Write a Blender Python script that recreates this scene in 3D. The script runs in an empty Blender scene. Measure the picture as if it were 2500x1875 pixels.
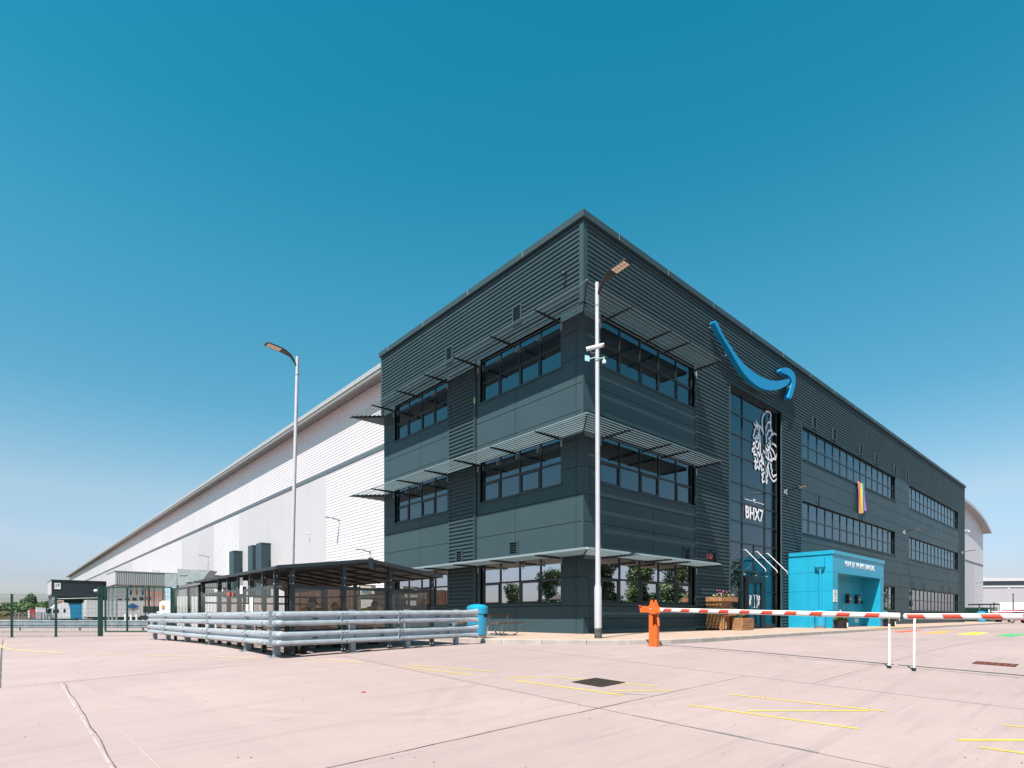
import bpy, bmesh, math, random
from mathutils import Vector, Matrix
random.seed(7)
R_ = math.radians
scene = bpy.context.scene
COL = scene.collection
PI = math.pi
# ------------------------------------------------------------------ frame of the place
CAMP = (-15.327, -13.353); FW = (.6661, .7458); RT = (.7458, -.6661)
def dl(x, y):
    a, b = x-CAMP[0], y-CAMP[1]
    return a*FW[0]+b*FW[1], a*RT[0]+b*RT[1]
def sstep(t):
    t = min(1, max(0, t)); return t*t*(3-2*t)
def gz(x, y):
    """height of the concrete yard: level by the building, falling away to the south-west"""
    d, l = dl(x, y); k = .6; t = (14.3-d)/k
    sp = k*(math.log1p(math.exp(t)) if t < 30 else t)
    return -.052*min(sp, 22) - .48*sstep((-l-6)/22)
# ------------------------------------------------------------------ tags and objects
W = {}
def tag(o, label=None, cat=None, group=None, kind=None):
    if label: o['label'] = label
    if cat: o['category'] = cat
    if group: o['group'] = group
    if kind: o['kind'] = kind
    return o
def thing(name, label, cat, loc=(0, 0, 0), rz=0, group=None):
    o = bpy.data.objects.new(name, None); COL.objects.link(o)
    o.location = loc; o.rotation_euler = (0, 0, rz); o.empty_display_size = .2
    W[o.name] = Matrix.Translation(loc) @ Matrix.Rotation(rz, 4, 'Z')
    return tag(o, label, cat, group)
class MB:
    def __init__(s): s.v = []; s.f = []; s.m = []
    def add(s, vs, fs, mi=0):
        n = len(s.v); s.v += [tuple(v) for v in vs]
        for f in fs: s.f.append(tuple(i+n for i in f)); s.m.append(mi)
        return s
    def box(s, a, b, mi=0):
        x0, y0, z0 = [min(a[i], b[i]) for i in range(3)]; x1, y1, z1 = [max(a[i], b[i]) for i in range(3)]
        return s.add([(x0,y0,z0),(x1,y0,z0),(x1,y1,z0),(x0,y1,z0),(x0,y0,z1),(x1,y0,z1),(x1,y1,z1),(x0,y1,z1)],
              [(0,3,2,1),(4,5,6,7),(0,1,5,4),(1,2,6,5),(2,3,7,6),(3,0,4,7)], mi)
    def bar(s, p, q, w, h, mi=0, up=(0,0,1)):
        p, q = Vector(p), Vector(q); d = (q-p).normalized(); u = Vector(up)
        if abs(d.dot(u)) > .98: u = Vector((1,0,0))
        a = d.cross(u).normalized()*(w/2); b = a.cross(d).normalized()*(h/2)
        vs = [p-a-b, p+a-b, p+a+b, p-a+b, q-a-b, q+a-b, q+a+b, q-a+b]
        return s.add(vs, [(0,3,2,1),(4,5,6,7),(0,1,5,4),(1,2,6,5),(2,3,7,6),(3,0,4,7)], mi)
    def cyl(s, p, q, r, r2=None, n=12, mi=0):
        r2 = r if r2 is None else r2
        p, q = Vector(p), Vector(q); d = (q-p).normalized()
        a = d.orthogonal().normalized(); b = d.cross(a)
        vs = []
        for c, rr in ((p, r), (q, r2)):
            for i in range(n):
                t = 2*PI*i/n; vs.append(c+a*(rr*math.cos(t))+b*(rr*math.sin(t)))
        fs = [(i, (i+1) % n, n+(i+1) % n, n+i) for i in range(n)]
        fs += [tuple(range(n))[::-1], tuple(range(n, 2*n))]
        return s.add(vs, fs, mi)
    def tube(s, pts, r, n=8, mi=0):
        pts = [Vector(p) for p in pts]; rings = []
        for i, p in enumerate(pts):
            d = ((pts[min(i+1, len(pts)-1)]-pts[max(i-1, 0)])).normalized()
            a = d.cross(Vector((0,0,1)))
            if a.length < .05: a = d.cross(Vector((1,0,0)))
            a.normalize(); b = d.cross(a); rr = r[i] if isinstance(r, (list, tuple)) else r
            rings += [p+a*(rr*math.cos(2*PI*k/n))+b*(rr*math.sin(2*PI*k/n)) for k in range(n)]
        fs = []
        for i in range(len(pts)-1):
            for k in range(n):
                fs.append((i*n+k, i*n+(k+1) % n, (i+1)*n+(k+1) % n, (i+1)*n+k))
        fs += [tuple(range(n))[::-1], tuple((len(pts)-1)*n+k for k in range(n))]
        return s.add(rings, fs, mi)
    def lathe(s, prof, c=(0,0,0), n=24, mi=0):
        vs = []; m = len(prof)
        for r, z in prof:
            for k in range(n): vs.append((c[0]+r*math.cos(2*PI*k/n), c[1]+r*math.sin(2*PI*k/n), c[2]+z))
        fs = [(i*n+k, i*n+(k+1) % n, (i+1)*n+(k+1) % n, (i+1)*n+k) for i in range(m-1) for k in range(n)]
        fs += [tuple(range(n))[::-1], tuple((m-1)*n+k for k in range(n))]
        return s.add(vs, fs, mi)
    def prism(s, poly, vec, mi=0):
        n = len(poly); v = Vector(vec)
        vs = [Vector(p) for p in poly]+[Vector(p)+v for p in poly]
        fs = [tuple(range(n)), tuple(range(2*n-1, n-1, -1))]+[(i, (i+1) % n, n+(i+1) % n, n+i) for i in range(n)]
        return s.add(vs, fs, mi)
    def ell(s, c, r, n=12, m=8, mi=0, rot=None):
        vs = []
        for i in range(m+1):
            th = PI*i/m
            for k in range(n):
                v = Vector((r[0]*math.sin(th)*math.cos(2*PI*k/n), r[1]*math.sin(th)*math.sin(2*PI*k/n), r[2]*math.cos(th)))
                if rot: v = rot @ v
                vs.append(Vector(c)+v)
        fs = [(i*n+k, i*n+(k+1) % n, (i+1)*n+(k+1) % n, (i+1)*n+k) for i in range(m) for k in range(n)]
        return s.add(vs, fs, mi)
    def build(s, name, mats, parent=None, label=None, bevel=0, smooth=False, normals=True, world=True):
        me = bpy.data.meshes.new(name)
        vs = s.v
        if parent is not None and world:
            M = W[parent.name].inverted(); vs = [M @ Vector(v) for v in vs]
        me.from_pydata([tuple(v) for v in vs], [], s.f)
        if not isinstance(mats, (list, tuple)): mats = [mats]
        for m in mats: me.materials.append(m)
        if len(mats) > 1: me.polygons.foreach_set('material_index', s.m)
        if normals:
            bm = bmesh.new(); bm.from_mesh(me)
            bmesh.ops.remove_doubles(bm, verts=bm.verts, dist=1e-5)
            bmesh.ops.recalc_face_normals(bm, faces=bm.faces); bm.to_mesh(me); bm.free()
        if smooth:
            me.polygons.foreach_set('use_smooth', [True]*len(me.polygons))
            me.set_sharp_from_angle(angle=R_(40))
        o = bpy.data.objects.new(name, me); COL.objects.link(o)
        if parent is not None:
            o.parent = parent; W[o.name] = W[parent.name].copy()
        else: W[o.name] = Matrix.Identity(4)
        if bevel:
            b = o.modifiers.new('bevel', 'BEVEL'); b.width = bevel; b.segments = 2; b.limit_method = 'ANGLE'; b.angle_limit = R_(50)
        if label: o['label'] = label
        return o
def dup(root, loc, rz=None, label=None, group=None, scale=None):
    def cp(o, par):
        c = o.copy(); COL.objects.link(c)
        if par: c.parent = par
        for ch in list(o.children): cp(ch, c)
        return c
    r = cp(root, None); r.location = loc
    if rz is not None: r.rotation_euler = (0, 0, rz)
    if scale: r.scale = scale
    if label: r['label'] = label
    if group: r['group'] = group
    return r
# ------------------------------------------------------------------ materials
def S2L(c): return tuple(((v/255)/12.92 if v/255 <= .04045 else ((v/255+.055)/1.055)**2.4) for v in c)
MATS = {}
KC = .62
def mat(name, col, rough=.6, metal=0, var=.08, scale=3, bump=0, bscale=60, spec=.5, coat=0, rvar=.0):
    if name in MATS: return MATS[name]
    m = bpy.data.materials.new(name); m.use_nodes = True; nt = m.node_tree; N = nt.nodes; L = nt.links
    b = N['Principled BSDF']; b.inputs['Roughness'].default_value = rough; b.inputs['Metallic'].default_value = metal
    b.inputs['Specular IOR Level'].default_value = spec
    if coat: b.inputs['Coat Weight'].default_value = coat; b.inputs['Coat Roughness'].default_value = .15
    tc = N.new('ShaderNodeNewGeometry')
    nz = N.new('ShaderNodeTexNoise'); nz.inputs['Scale'].default_value = scale; nz.inputs['Detail'].default_value = 6
    L.new(tc.outputs['Position'], nz.inputs['Vector'])
    mr = N.new('ShaderNodeMapRange'); mr.inputs['From Min'].default_value = .3; mr.inputs['From Max'].default_value = .7
    mr.inputs['To Min'].default_value = 1-var; mr.inputs['To Max'].default_value = 1+var
    L.new(nz.outputs['Fac'], mr.inputs['Value'])
    mx = N.new('ShaderNodeVectorMath'); mx.operation = 'SCALE'; mx.inputs[0].default_value = tuple(c*KC for c in col[:3])
    L.new(mr.outputs['Result'], mx.inputs['Scale']); L.new(mx.outputs['Vector'], b.inputs['Base Color'])
    if rvar:
        m2 = N.new('ShaderNodeMapRange'); m2.inputs['From Min'].default_value = .3; m2.inputs['From Max'].default_value = .7
        m2.inputs['To Min'].default_value = max(.02, rough-rvar); m2.inputs['To Max'].default_value = rough+rvar
        L.new(nz.outputs['Fac'], m2.inputs['Value']); L.new(m2.outputs['Result'], b.inputs['Roughness'])
    if bump:
        n2 = N.new('ShaderNodeTexNoise'); n2.inputs['Scale'].default_value = bscale; n2.inputs['Detail'].default_value = 4
        L.new(tc.outputs['Position'], n2.inputs['Vector'])
        bp = N.new('ShaderNodeBump'); bp.inputs['Strength'].default_value = bump; bp.inputs['Distance'].default_value = .01
        L.new(n2.outputs['Fac'], bp.inputs['Height']); L.new(bp.outputs['Normal'], b.inputs['Normal'])
    MATS[name] = m; return m
DARK = mat('anthracite_cladding', (.056, .094, .110), .45, var=.05, scale=.6, bump=.06, bscale=1.5, spec=.12, rvar=.05)
DARKF = mat('anthracite_frame', (.022, .034, .040), .4, var=.05)
SLAT = mat('louvre_grey', (.24, .30, .32), .4, .2, var=.08, scale=2)
BLACK = mat('black_gap', (.006, .008, .010), .8)
SILV = mat('silver_cladding', (.80, .755, .79), .42, .0, var=.03, scale=.2, rvar=.05)
SILV2 = mat('silver_smooth_panel', (.62, .585, .61), .45, .0, var=.03, scale=.15)
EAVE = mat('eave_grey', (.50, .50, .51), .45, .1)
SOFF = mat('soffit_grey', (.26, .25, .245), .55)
BAND = mat('band_grey', (.12, .15, .17), .5)
GALV = mat('galvanised_steel', (.70, .76, .82), .36, .5, var=.10, scale=6, rvar=.10, bump=.03, bscale=25)
GALVD = mat('weathered_galvanised_steel', (.40, .46, .50), .5, .35, var=.16, scale=2.5, rvar=.08)
POLE = mat('grey_painted_steel', (.66, .64, .68), .42, .15, var=.06, scale=4, bump=.04, bscale=40)
POLEB = mat('scuffed_steel_base', (.10, .10, .09), .8, .1, var=.6, scale=14)
WHITE = mat('white_paint', (1.1, 1.08, 1.07), .35, var=.03)
WHITEP = mat('white_plastic', (1.0, 1.0, 1.0), .4)
RED = mat('red_reflective', (.72, .07, .03), .4)
ORNG = mat('orange_paint', (.85, .16, .022), .33, var=.05, spec=.5, coat=.3)
BLUE = mat('blue_cladding', (.018, .43, .66), .32, var=.06, scale=.9, coat=.15, rvar=.06)
BLUEB = mat('blue_plastic', (.012, .42, .70), .3, var=.05, coat=.3)
ARROW = mat('blue_sign_face', (.008, .30, .62), .3, var=.02, coat=.3)
GREEN = mat('green_powder_coat', (.006, .065, .045), .45, var=.06)
BLK = mat('black_plastic', (.012, .014, .016), .45)
BLKM = mat('black_metal', (.02, .026, .03), .4, .3)
LED = mat('led_lens', (1.2, .95, .72), .25, var=.05)
WOOD = mat('pallet_wood', (.42, .20, .085), .75, var=.35, scale=9, bump=.3, bscale=30)
WOODD = mat('stained_timber', (.17, .085, .045), .8, var=.4, scale=7, bump=.3, bscale=30)
RUST = mat('rusty_iron', (.060, .032, .022), .85, .2, var=.5, scale=25, bump=.6, bscale=80)
RUSTR = mat('red_rusty_grate', (.22, .045, .018), .8, .1, var=.4, scale=25)
KERB = mat('kerb_concrete', (.50, .44, .40), .85, var=.14, scale=2.5, bump=.2, bscale=60)
LEAF = mat('leaf_green', (.085, .15, .035), .6, var=.55, scale=1.2)
LEAFP = mat('pale_leaf', (.35, .42, .12), .6, var=.4, scale=9)
BARK = mat('bark', (.09, .06, .04), .9, var=.3, scale=8, bump=.5, bscale=30)
PINK = mat('pink_petal', (.75, .12, .28), .6); REDP = mat('red_petal', (.6, .03, .03), .6); WPET = mat('white_petal', (.8, .8, .75), .6); YPET = mat('yellow_petal', (.8, .6, .08), .6)
SOIL = mat('soil', (.04, .025, .015), .95)
SKIN = mat('skin', (.50, .24, .15), .55, var=.08)
HVO = mat('orange_high_vis', (.95, .22, .02), .7, var=.08)
HVY = mat('yellow_high_vis', (.75, .85, .03), .7, var=.08)
CLOTH = mat('black_cloth', (.018, .018, .022), .9, var=.2, scale=12, bump=.3, bscale=20)
BROWNC = mat('brown_work_trousers', (.06, .035, .025), .9, var=.3, scale=12)
HAIR = mat('dark_hair', (.03, .015, .01), .7, var=.3, scale=40)
REFL = mat('reflective_tape', (.65, .66, .66), .3, .4)
def glassmat(name, tint=(.75, .88, .95), ior=2.4, base=(.004, .008, .011), wav=.012):
    m = bpy.data.materials.new(name); m.use_nodes = True; nt = m.node_tree; N = nt.nodes; L = nt.links
    for n in list(N): N.remove(n)
    out = N.new('ShaderNodeOutputMaterial'); mix = N.new('ShaderNodeMixShader'); d = N.new('ShaderNodeBsdfDiffuse'); g = N.new('ShaderNodeBsdfGlossy')
    d.inputs['Color'].default_value = (*base, 1); g.inputs['Color'].default_value = (*tint, 1); g.inputs['Roughness'].default_value = .0
    fr = N.new('ShaderNodeFresnel'); fr.inputs['IOR'].default_value = ior
    ge = N.new('ShaderNodeNewGeometry'); nz = N.new('ShaderNodeTexNoise'); nz.inputs['Scale'].default_value = .9; nz.inputs['Detail'].default_value = 1
    bp = N.new('ShaderNodeBump'); bp.inputs['Strength'].default_value = wav*10; bp.inputs['Distance'].default_value = .004
    L.new(ge.outputs['Position'], nz.inputs['Vector']); L.new(nz.outputs['Fac'], bp.inputs['Height'])
    L.new(bp.outputs['Normal'], g.inputs['Normal'])
    L.new(fr.outputs['Fac'], mix.inputs['Fac']); L.new(d.outputs[0], mix.inputs[1]); L.new(g.outputs[0], mix.inputs[2]); L.new(mix.outputs[0], out.inputs[0])
    MATS[name] = m; return m
GLASS = glassmat('coated_window_glass')
GLASSM = glassmat('mirrored_window_glass', (.95, .93, .97), ior=11, wav=.008)
GLASSD = glassmat('dark_entrance_glass', ior=2.0)
CARGL = glassmat('vehicle_glass', ior=1.6)
def clearmat(name, col=(.86, .88, .86), k=.82):
    m = bpy.data.materials.new(name); m.use_nodes = True; nt = m.node_tree; N = nt.nodes; L = nt.links
    for n in list(N): N.remove(n)
    out = N.new('ShaderNodeOutputMaterial'); mix = N.new('ShaderNodeMixShader'); t = N.new('ShaderNodeBsdfTransparent'); g = N.new('ShaderNodeBsdfGlossy')
    t.inputs['Color'].default_value = (*col, 1); g.inputs['Color'].default_value = (.9, .9, .9, 1); g.inputs['Roughness'].default_value = .06
    lw = N.new('ShaderNodeLayerWeight'); lw.inputs[0].default_value = .5; pw = N.new('ShaderNodeMath'); pw.operation = 'POWER'; pw.inputs[1].default_value = 5; L.new(lw.outputs['Facing'], pw.inputs[0])
    fr = N.new('ShaderNodeMapRange'); fr.inputs[3].default_value = .045; fr.inputs[4].default_value = .7; L.new(pw.outputs[0], fr.inputs[0])
    L.new(fr.outputs[0], mix.inputs['Fac']); L.new(t.outputs[0], mix.inputs[1]); L.new(g.outputs[0], mix.inputs[2]); L.new(mix.outputs[0], out.inputs[0])
    return m
CLEAR = clearmat('scratched_clear_panel', (.90, .90, .89))
CLEARG = clearmat('clear_glass', (.95, .97, .96))
def roofsheet():
    m = bpy.data.materials.new('polycarbonate_roof'); m.use_nodes = True; nt = m.node_tree; N = nt.nodes; L = nt.links
    for n in list(N): N.remove(n)
    out = N.new('ShaderNodeOutputMaterial'); a = N.new('ShaderNodeAddShader'); t = N.new('ShaderNodeBsdfTranslucent'); g = N.new('ShaderNodeBsdfDiffuse')
    t.inputs['Color'].default_value = (.10, .09, .08, 1); g.inputs['Color'].default_value = (.12, .11, .105, 1)
    L.new(t.outputs[0], a.inputs[0]); L.new(g.outputs[0], a.inputs[1]); L.new(a.outputs[0], out.inputs[0]); return m
POLYC = roofsheet()
# ------------------------------------------------------------------ camera
cam = bpy.data.cameras.new('camera'); co = bpy.data.objects.new('camera', cam); COL.objects.link(co)
cam.sensor_width = 36; cam.lens = 36*1382.7/2500; cam.shift_y = (1505-937.5)/2500; cam.clip_end = 6000; cam.clip_start = .05
co.location = (CAMP[0], CAMP[1], .74); co.rotation_euler = (PI/2, 0, -math.atan2(FW[0], FW[1]))
scene.camera = co
# ------------------------------------------------------------------ light
SUN = Vector((-1, -.42, 1.69)).normalized()
el = math.asin(SUN.z); az = math.atan2(SUN.x, SUN.y)
world = bpy.data.worlds.new('World'); scene.world = world; world.use_nodes = True
N = world.node_tree.nodes; L = world.node_tree.links; bg = N['Background']
sky = N.new('ShaderNodeTexSky'); sky.sky_type = 'NISHITA'; sky.sun_disc = False
sky.sun_elevation = el; sky.sun_rotation = az; sky.altitude = 50; sky.air_density = 1.0; sky.dust_density = 1.2; sky.ozone_density = 1.0
tc = N.new('ShaderNodeTexCoord'); sx = N.new('ShaderNodeSeparateXYZ'); L.new(tc.outputs['Generated'], sx.inputs[0])
rp = N.new('ShaderNodeValToRGB'); L.new(sx.outputs['Z'], rp.inputs['Fac'])
rp.color_ramp.interpolation = 'LINEAR'
SKYTINT = [(0.0, (.80, .79, .93)), (.02, (.69, .70, .85)), (.06, (.64, .66, .80)), (.18, (.80, .86, .80)), (.32, (.40, .87, .82)), (.48, (.25, .95, .90)), (.62, (.10, .92, .87)), (.73, (.06, .90, .86)), (.85, (.04, .55, .6)), (1, (.03, .5, .55))]
cr = rp.color_ramp
while len(cr.elements) < len(SKYTINT): cr.elements.new(.5)
for e, (p, c) in zip(cr.elements, SKYTINT): e.position = p; e.color = (*c, 1)
mx = N.new('ShaderNodeMix'); mx.data_type = 'RGBA'; mx.blend_type = 'MULTIPLY'; mx.inputs[0].default_value = 1
L.new(sky.outputs[0], mx.inputs[6]); L.new(rp.outputs[0], mx.inputs[7]); 
cmap = N.new('ShaderNodeMapping'); cmap.inputs['Scale'].default_value = (1.2, 1.2, 9); L.new(tc.outputs['Generated'], cmap.inputs[0])
cn = N.new('ShaderNodeTexNoise'); cn.inputs['Scale'].default_value = 1.7; cn.inputs['Detail'].default_value = 7; cn.inputs['Roughness'].default_value = .55; cn.inputs['Distortion'].default_value = .5; L.new(cmap.outputs[0], cn.inputs['Vector'])
c1 = N.new('ShaderNodeMapRange'); c1.inputs[1].default_value = .48; c1.inputs[2].default_value = .78; c1.inputs[3].default_value = 0; c1.inputs[4].default_value = .55; L.new(cn.outputs['Fac'], c1.inputs[0])
c2 = N.new('ShaderNodeMapRange'); c2.inputs[1].default_value = .05; c2.inputs[2].default_value = .22; c2.inputs[3].default_value = 1; c2.inputs[4].default_value = 0; L.new(sx.outputs['Z'], c2.inputs[0])
c3 = N.new('ShaderNodeMath'); c3.operation = 'MULTIPLY'; L.new(c1.outputs[0], c3.inputs[0]); L.new(c2.outputs[0], c3.inputs[1])
cx = N.new('ShaderNodeMix'); cx.data_type = 'RGBA'; L.new(c3.outputs[0], cx.inputs[0]); L.new(mx.outputs[2], cx.inputs[6]); cx.inputs[7].default_value = (4.0, 3.75, 4.1, 1)
L.new(cx.outputs[2], bg.inputs[0]); bg.inputs[1].default_value = .09
sl = bpy.data.lights.new('sun', 'SUN'); sl.energy = 5.0; sl.angle = R_(.55); sl.color = (1, .93, .86)
so = bpy.data.objects.new('sun', sl); COL.objects.link(so); so.rotation_euler = SUN.to_track_quat('Z', 'Y').to_euler(); so.location = (-30, -20, 50)
vs_ = scene.view_settings; vs_.view_transform = 'Standard'; vs_.look = 'None'; vs_.exposure = 1.1; vs_.gamma = 1
scene.cycles.max_bounces = 7; scene.cycles.glossy_bounces = 4; scene.cycles.transparent_max_bounces = 16
# ------------------------------------------------------------------ ground
def concrete_mat():
    m = bpy.data.materials.new('yard_concrete'); m.use_nodes = True; nt = m.node_tree; N = nt.nodes; L = nt.links
    b = N['Principled BSDF']; b.inputs['Roughness'].default_value = .82; b.inputs['Specular IOR Level'].default_value = .3
    ge = N.new('ShaderNodeNewGeometry')
    def noise(sc, det=6, vec=None, rough=.55, dist=0):
        n = N.new('ShaderNodeTexNoise'); n.inputs['Scale'].default_value = sc; n.inputs['Detail'].default_value = det; n.inputs['Roughness'].default_value = rough; n.inputs['Distortion'].default_value = dist
        L.new(vec or ge.outputs['Position'], n.inputs['Vector']); return n.outputs['Fac']
    def rng(v, a, b_, c, d):
        n = N.new('ShaderNodeMapRange'); n.inputs[1].default_value = a; n.inputs[2].default_value = b_; n.inputs[3].default_value = c; n.inputs[4].default_value = d; L.new(v, n.inputs[0]); return n.outputs[0]
    def mul(a, b_):
        n = N.new('ShaderNodeMath'); n.operation = 'MULTIPLY'; L.new(a, n.inputs[0]); L.new(b_, n.inputs[1]); return n.outputs[0]
    mp = N.new('ShaderNodeMapping'); mp.inputs['Scale'].default_value = (1.2, 30, 1); mp.inputs['Rotation'].default_value = (0, 0, .9); L.new(ge.outputs['Position'], mp.inputs[0])
    big = rng(noise(.16, 4, dist=.6), .3, .7, .93, 1.06)
    mid = rng(noise(1.1, 8, rough=.65), .3, .72, .95, 1.04)
    fine = rng(noise(55, 3), .25, .75, .93, 1.07)
    broom = rng(noise(1.0, 4, mp.outputs[0]), .3, .7, .965, 1.03)
    spots = rng(noise(9, 2), .70, .78, 1, .90)
    stain = rng(noise(.45, 5, dist=1.5, rough=.6), .60, .76, 0, .38)
    cm = N.new('ShaderNodeVectorMath'); cm.operation = 'MULTIPLY_ADD'; cm.inputs[1].default_value = (1/3.45, 1/7.0, 0); cm.inputs[2].default_value = (.90, 1.27, 0); L.new(ge.outputs['Position'], cm.inputs[0])
    fl = N.new('ShaderNodeVectorMath'); fl.operation = 'FLOOR'; L.new(cm.outputs[0], fl.inputs[0])
    wn = N.new('ShaderNodeTexWhiteNoise'); wn.noise_dimensions = '2D'; L.new(fl.outputs[0], wn.inputs['Vector'])
    bay = rng(wn.outputs['Value'], 0, 1, .955, 1.04)
    mp2 = N.new('ShaderNodeMapping'); mp2.inputs['Scale'].default_value = (.35, 5, 1); mp2.inputs['Rotation'].default_value = (0, 0, -.5); L.new(ge.outputs['Position'], mp2.inputs[0])
    smear = rng(noise(1.3, 6, mp2.outputs[0], dist=.4), .52, .74, 1, .88)
    f = mul(mul(mul(big, mid), mul(fine, broom)), mul(mul(spots, bay), smear))
    v = N.new('ShaderNodeVectorMath'); v.operation = 'SCALE'; v.inputs[0].default_value = (.290, .220, .211); L.new(f, v.inputs['Scale'])
    mx = N.new('ShaderNodeMix'); mx.data_type = 'RGBA'; L.new(stain, mx.inputs[0]); L.new(v.outputs[0], mx.inputs[6]); mx.inputs[7].default_value = (.225, .16, .135, 1)
    # arcs of old tyre rubber, rings about two turning centres
    def arc(cx, cy, r, w, a):
        s = N.new('ShaderNodeVectorMath'); s.operation = 'SUBTRACT'; s.inputs[1].default_value = (cx, cy, 0); L.new(ge.outputs['Position'], s.inputs[0])
        m_ = N.new('ShaderNodeVectorMath'); m_.operation = 'MULTIPLY'; m_.inputs[1].default_value = (1, 1, 0); L.new(s.outputs[0], m_.inputs[0])
        l_ = N.new('ShaderNodeVectorMath'); l_.operation = 'LENGTH'; L.new(m_.outputs[0], l_.inputs[0])
        c = N.new('ShaderNodeMath'); c.operation = 'COMPARE'; c.inputs[1].default_value = r; c.inputs[2].default_value = w; L.new(l_.outputs['Value'], c.inputs[0])
        return mul(c.outputs[0], rng(noise(.35, 5, dist=1), .47, .62, 0, a))
    last = mx.outputs[2]
    for a in ((-4, -14, 9.6, .10, .08), (-4, -14, 9.95, .07, .06), (-7, -2, 7.4, .09, .09), (-7, -2, 7.75, .10, .06), (-16, 6, 8.3, .08, .14), (6, -16, 8, .12, .12), (6, -16, 8.5, .08, .12)):
        q = N.new('ShaderNodeMix'); q.data_type = 'RGBA'; L.new(arc(*a), q.inputs[0]); L.new(last, q.inputs[6]); q.inputs[7].default_value = (.09, .075, .068, 1); last = q.outputs[2]
    L.new(last, b.inputs['Base Color'])
    bp = N.new('ShaderNodeBump'); bp.inputs['Strength'].default_value = .35; bp.inputs['Distance'].default_value = .004; L.new(noise(38, 5), bp.inputs['Height']); L.new(bp.outputs[0], b.inputs['Normal'])
    return m
YARD = concrete_mat()
def w_of(d, l, z=None):
    x = CAMP[0]+FW[0]*d+RT[0]*l; y = CAMP[1]+FW[1]*d+RT[1]*l
    return x, y, gz(x, y) if z is None else z
ds = [-1500, -400, -150, -80, -50, -30, -20, -12]+[-8+.5*i for i in range(20)]+[2+.3*i for i in range(60)]+[20+i for i in range(1, 41)]+[70, 80, 95, 110, 130, 150, 200, 300, 450, 700, 1200, 3000]
ls = [-3000, -1200, -600, -300, -200, -150, -110, -80, -60, -50]+[-40+.75*i for i in range(107)]+[50, 60, 80, 110, 150, 200, 300, 600, 1200, 3000]
g = MB(); g.v = [w_of(d, l) for d in ds for l in ls]; nl = len(ls)
for i in range(len(ds)-1):
    for j in range(nl-1): g.f.append((i*nl+j, i*nl+j+1, (i+1)*nl+j+1, (i+1)*nl+j)); g.m.append(0)
tag(g.build('ground', YARD, normals=False, smooth=True), kind='structure')
def drape(mb, p, q, w, dz=.004, mi=0, step=.4):
    """a thin painted or cut strip lying on the yard from p to q"""
    p, q = Vector(p), Vector(q); n = max(1, int((q-p).length/step)); t = (q-p).normalized(); s = Vector((-t.y, t.x))*(w/2)
    b = len(mb.v)
    for i in range(n+1):
        c = p.lerp(q, i/n)
        for e in (c-s, c+s): mb.v.append((e.x, e.y, gz(e.x, e.y)+dz))
    for i in range(n): mb.f.append((b+2*i, b+2*i+1, b+2*i+3, b+2*i+2)); mb.m.append(mi)
JOINT = mat('joint_sealant', (.11, .10, .095), .9, var=.6, scale=5)
JOINTL = mat('faded_joint', (.36, .31, .29), .9, var=.35, scale=3)
JOINTW = mat('pale_joint_sealant', (.53, .43, .415), .9, var=.3, scale=5)
j = MB()
drape(j, (-2.98, -5.0), (-2.98, -17), .022, mi=0)
def crack(p, q, w, mi):
    p, q = Vector(p), Vector(q); n = int((q-p).length/.35)+1; pr = p; t = (q-p).normalized(); s = Vector((-t.y, t.x))
    for i in range(1, n+1):
        c = p.lerp(q, i/n)+(s*random.uniform(-.012, .012) if i < n else Vector((0, 0)))
        drape(j, pr, c, w*random.uniform(.6, 1.2), mi=mi); pr = c
crack((-14.68, -8.87), (-7.9, -8.9), .014, 0); crack((-7.9, -8.9), (-6.12, -8.92), .012, 1)
drape(j, (-6.12, -3.0), (-6.12, -20), .016, mi=1); drape(j, (-9.93, -1.9), (-9.93, -17), .014, mi=1)
drape(j, (-6.12, -9.93), (12, -10.15), .016, mi=1); drape(j, (-14.68, -2.08), (-9.93, -1.9), .016, mi=1)
drape(j, (-15.45, 28), (-15.4, -2.1), .03, mi=0); drape(j, (-20, -2.3), (-14.68, -2.08), .012, mi=1)
drape(j, (-14.70, -2.1), (-14.66, -14), .02, dz=.003, mi=2); crack((-14.66, -2.1), (-14.64, -12.5), .01, 0)
drape(j, (-14.45, -6.2), (-14.25, -12), .006, mi=2)
drape(j, (-15.4, 3.2), (-11.3, 2.7), .012, mi=1); drape(j, (-15.4, .6), (-11.6, .9), .010, mi=1); drape(j, (-14.6, 9.5), (-11.2, 9), .02, mi=1)
drape(j, (-9.0, -8.4), (-8.7, -8.86), .05, dz=.003, mi=1); drape(j, (-9.93, -9.4), (-9.9, -11.4), .03, dz=.006, mi=1)
drape(j, (-20, -8.9), (-14.7, -8.87), .012, mi=1)
tag(j.build('expansion_joints', [JOINT, JOINTL, JOINTW], normals=False), kind='structure')
# yellow hatching lines, worn
def paint(name, col, worn=.25):
    m = mat(name, col, .7, var=.12, scale=6)
    nt = m.node_tree; N = nt.nodes; L = nt.links; b = N['Principled BSDF']; src = b.inputs['Base Color'].links[0].from_socket
    n = N.new('ShaderNodeTexNoise'); n.inputs['Scale'].default_value = 18; n.inputs['Detail'].default_value = 8; n.inputs['Roughness'].default_value = .7
    L.new(N['Geometry'].outputs['Position'] if 'Geometry' in N else N.new('ShaderNodeNewGeometry').outputs['Position'], n.inputs['Vector'])
    r = N.new('ShaderNodeMapRange'); r.inputs[1].default_value = .5; r.inputs[2].default_value = .7; r.inputs[3].default_value = 0; r.inputs[4].default_value = worn*2; L.new(n.outputs['Fac'], r.inputs[0])
    q = N.new('ShaderNodeMix'); q.data_type = 'RGBA'; L.new(r.outputs[0], q.inputs[0]); L.new(src, q.inputs[6]); q.inputs[7].default_value = (.290, .220, .211, 1); L.new(q.outputs[2], b.inputs['Base Color']); return m
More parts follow.
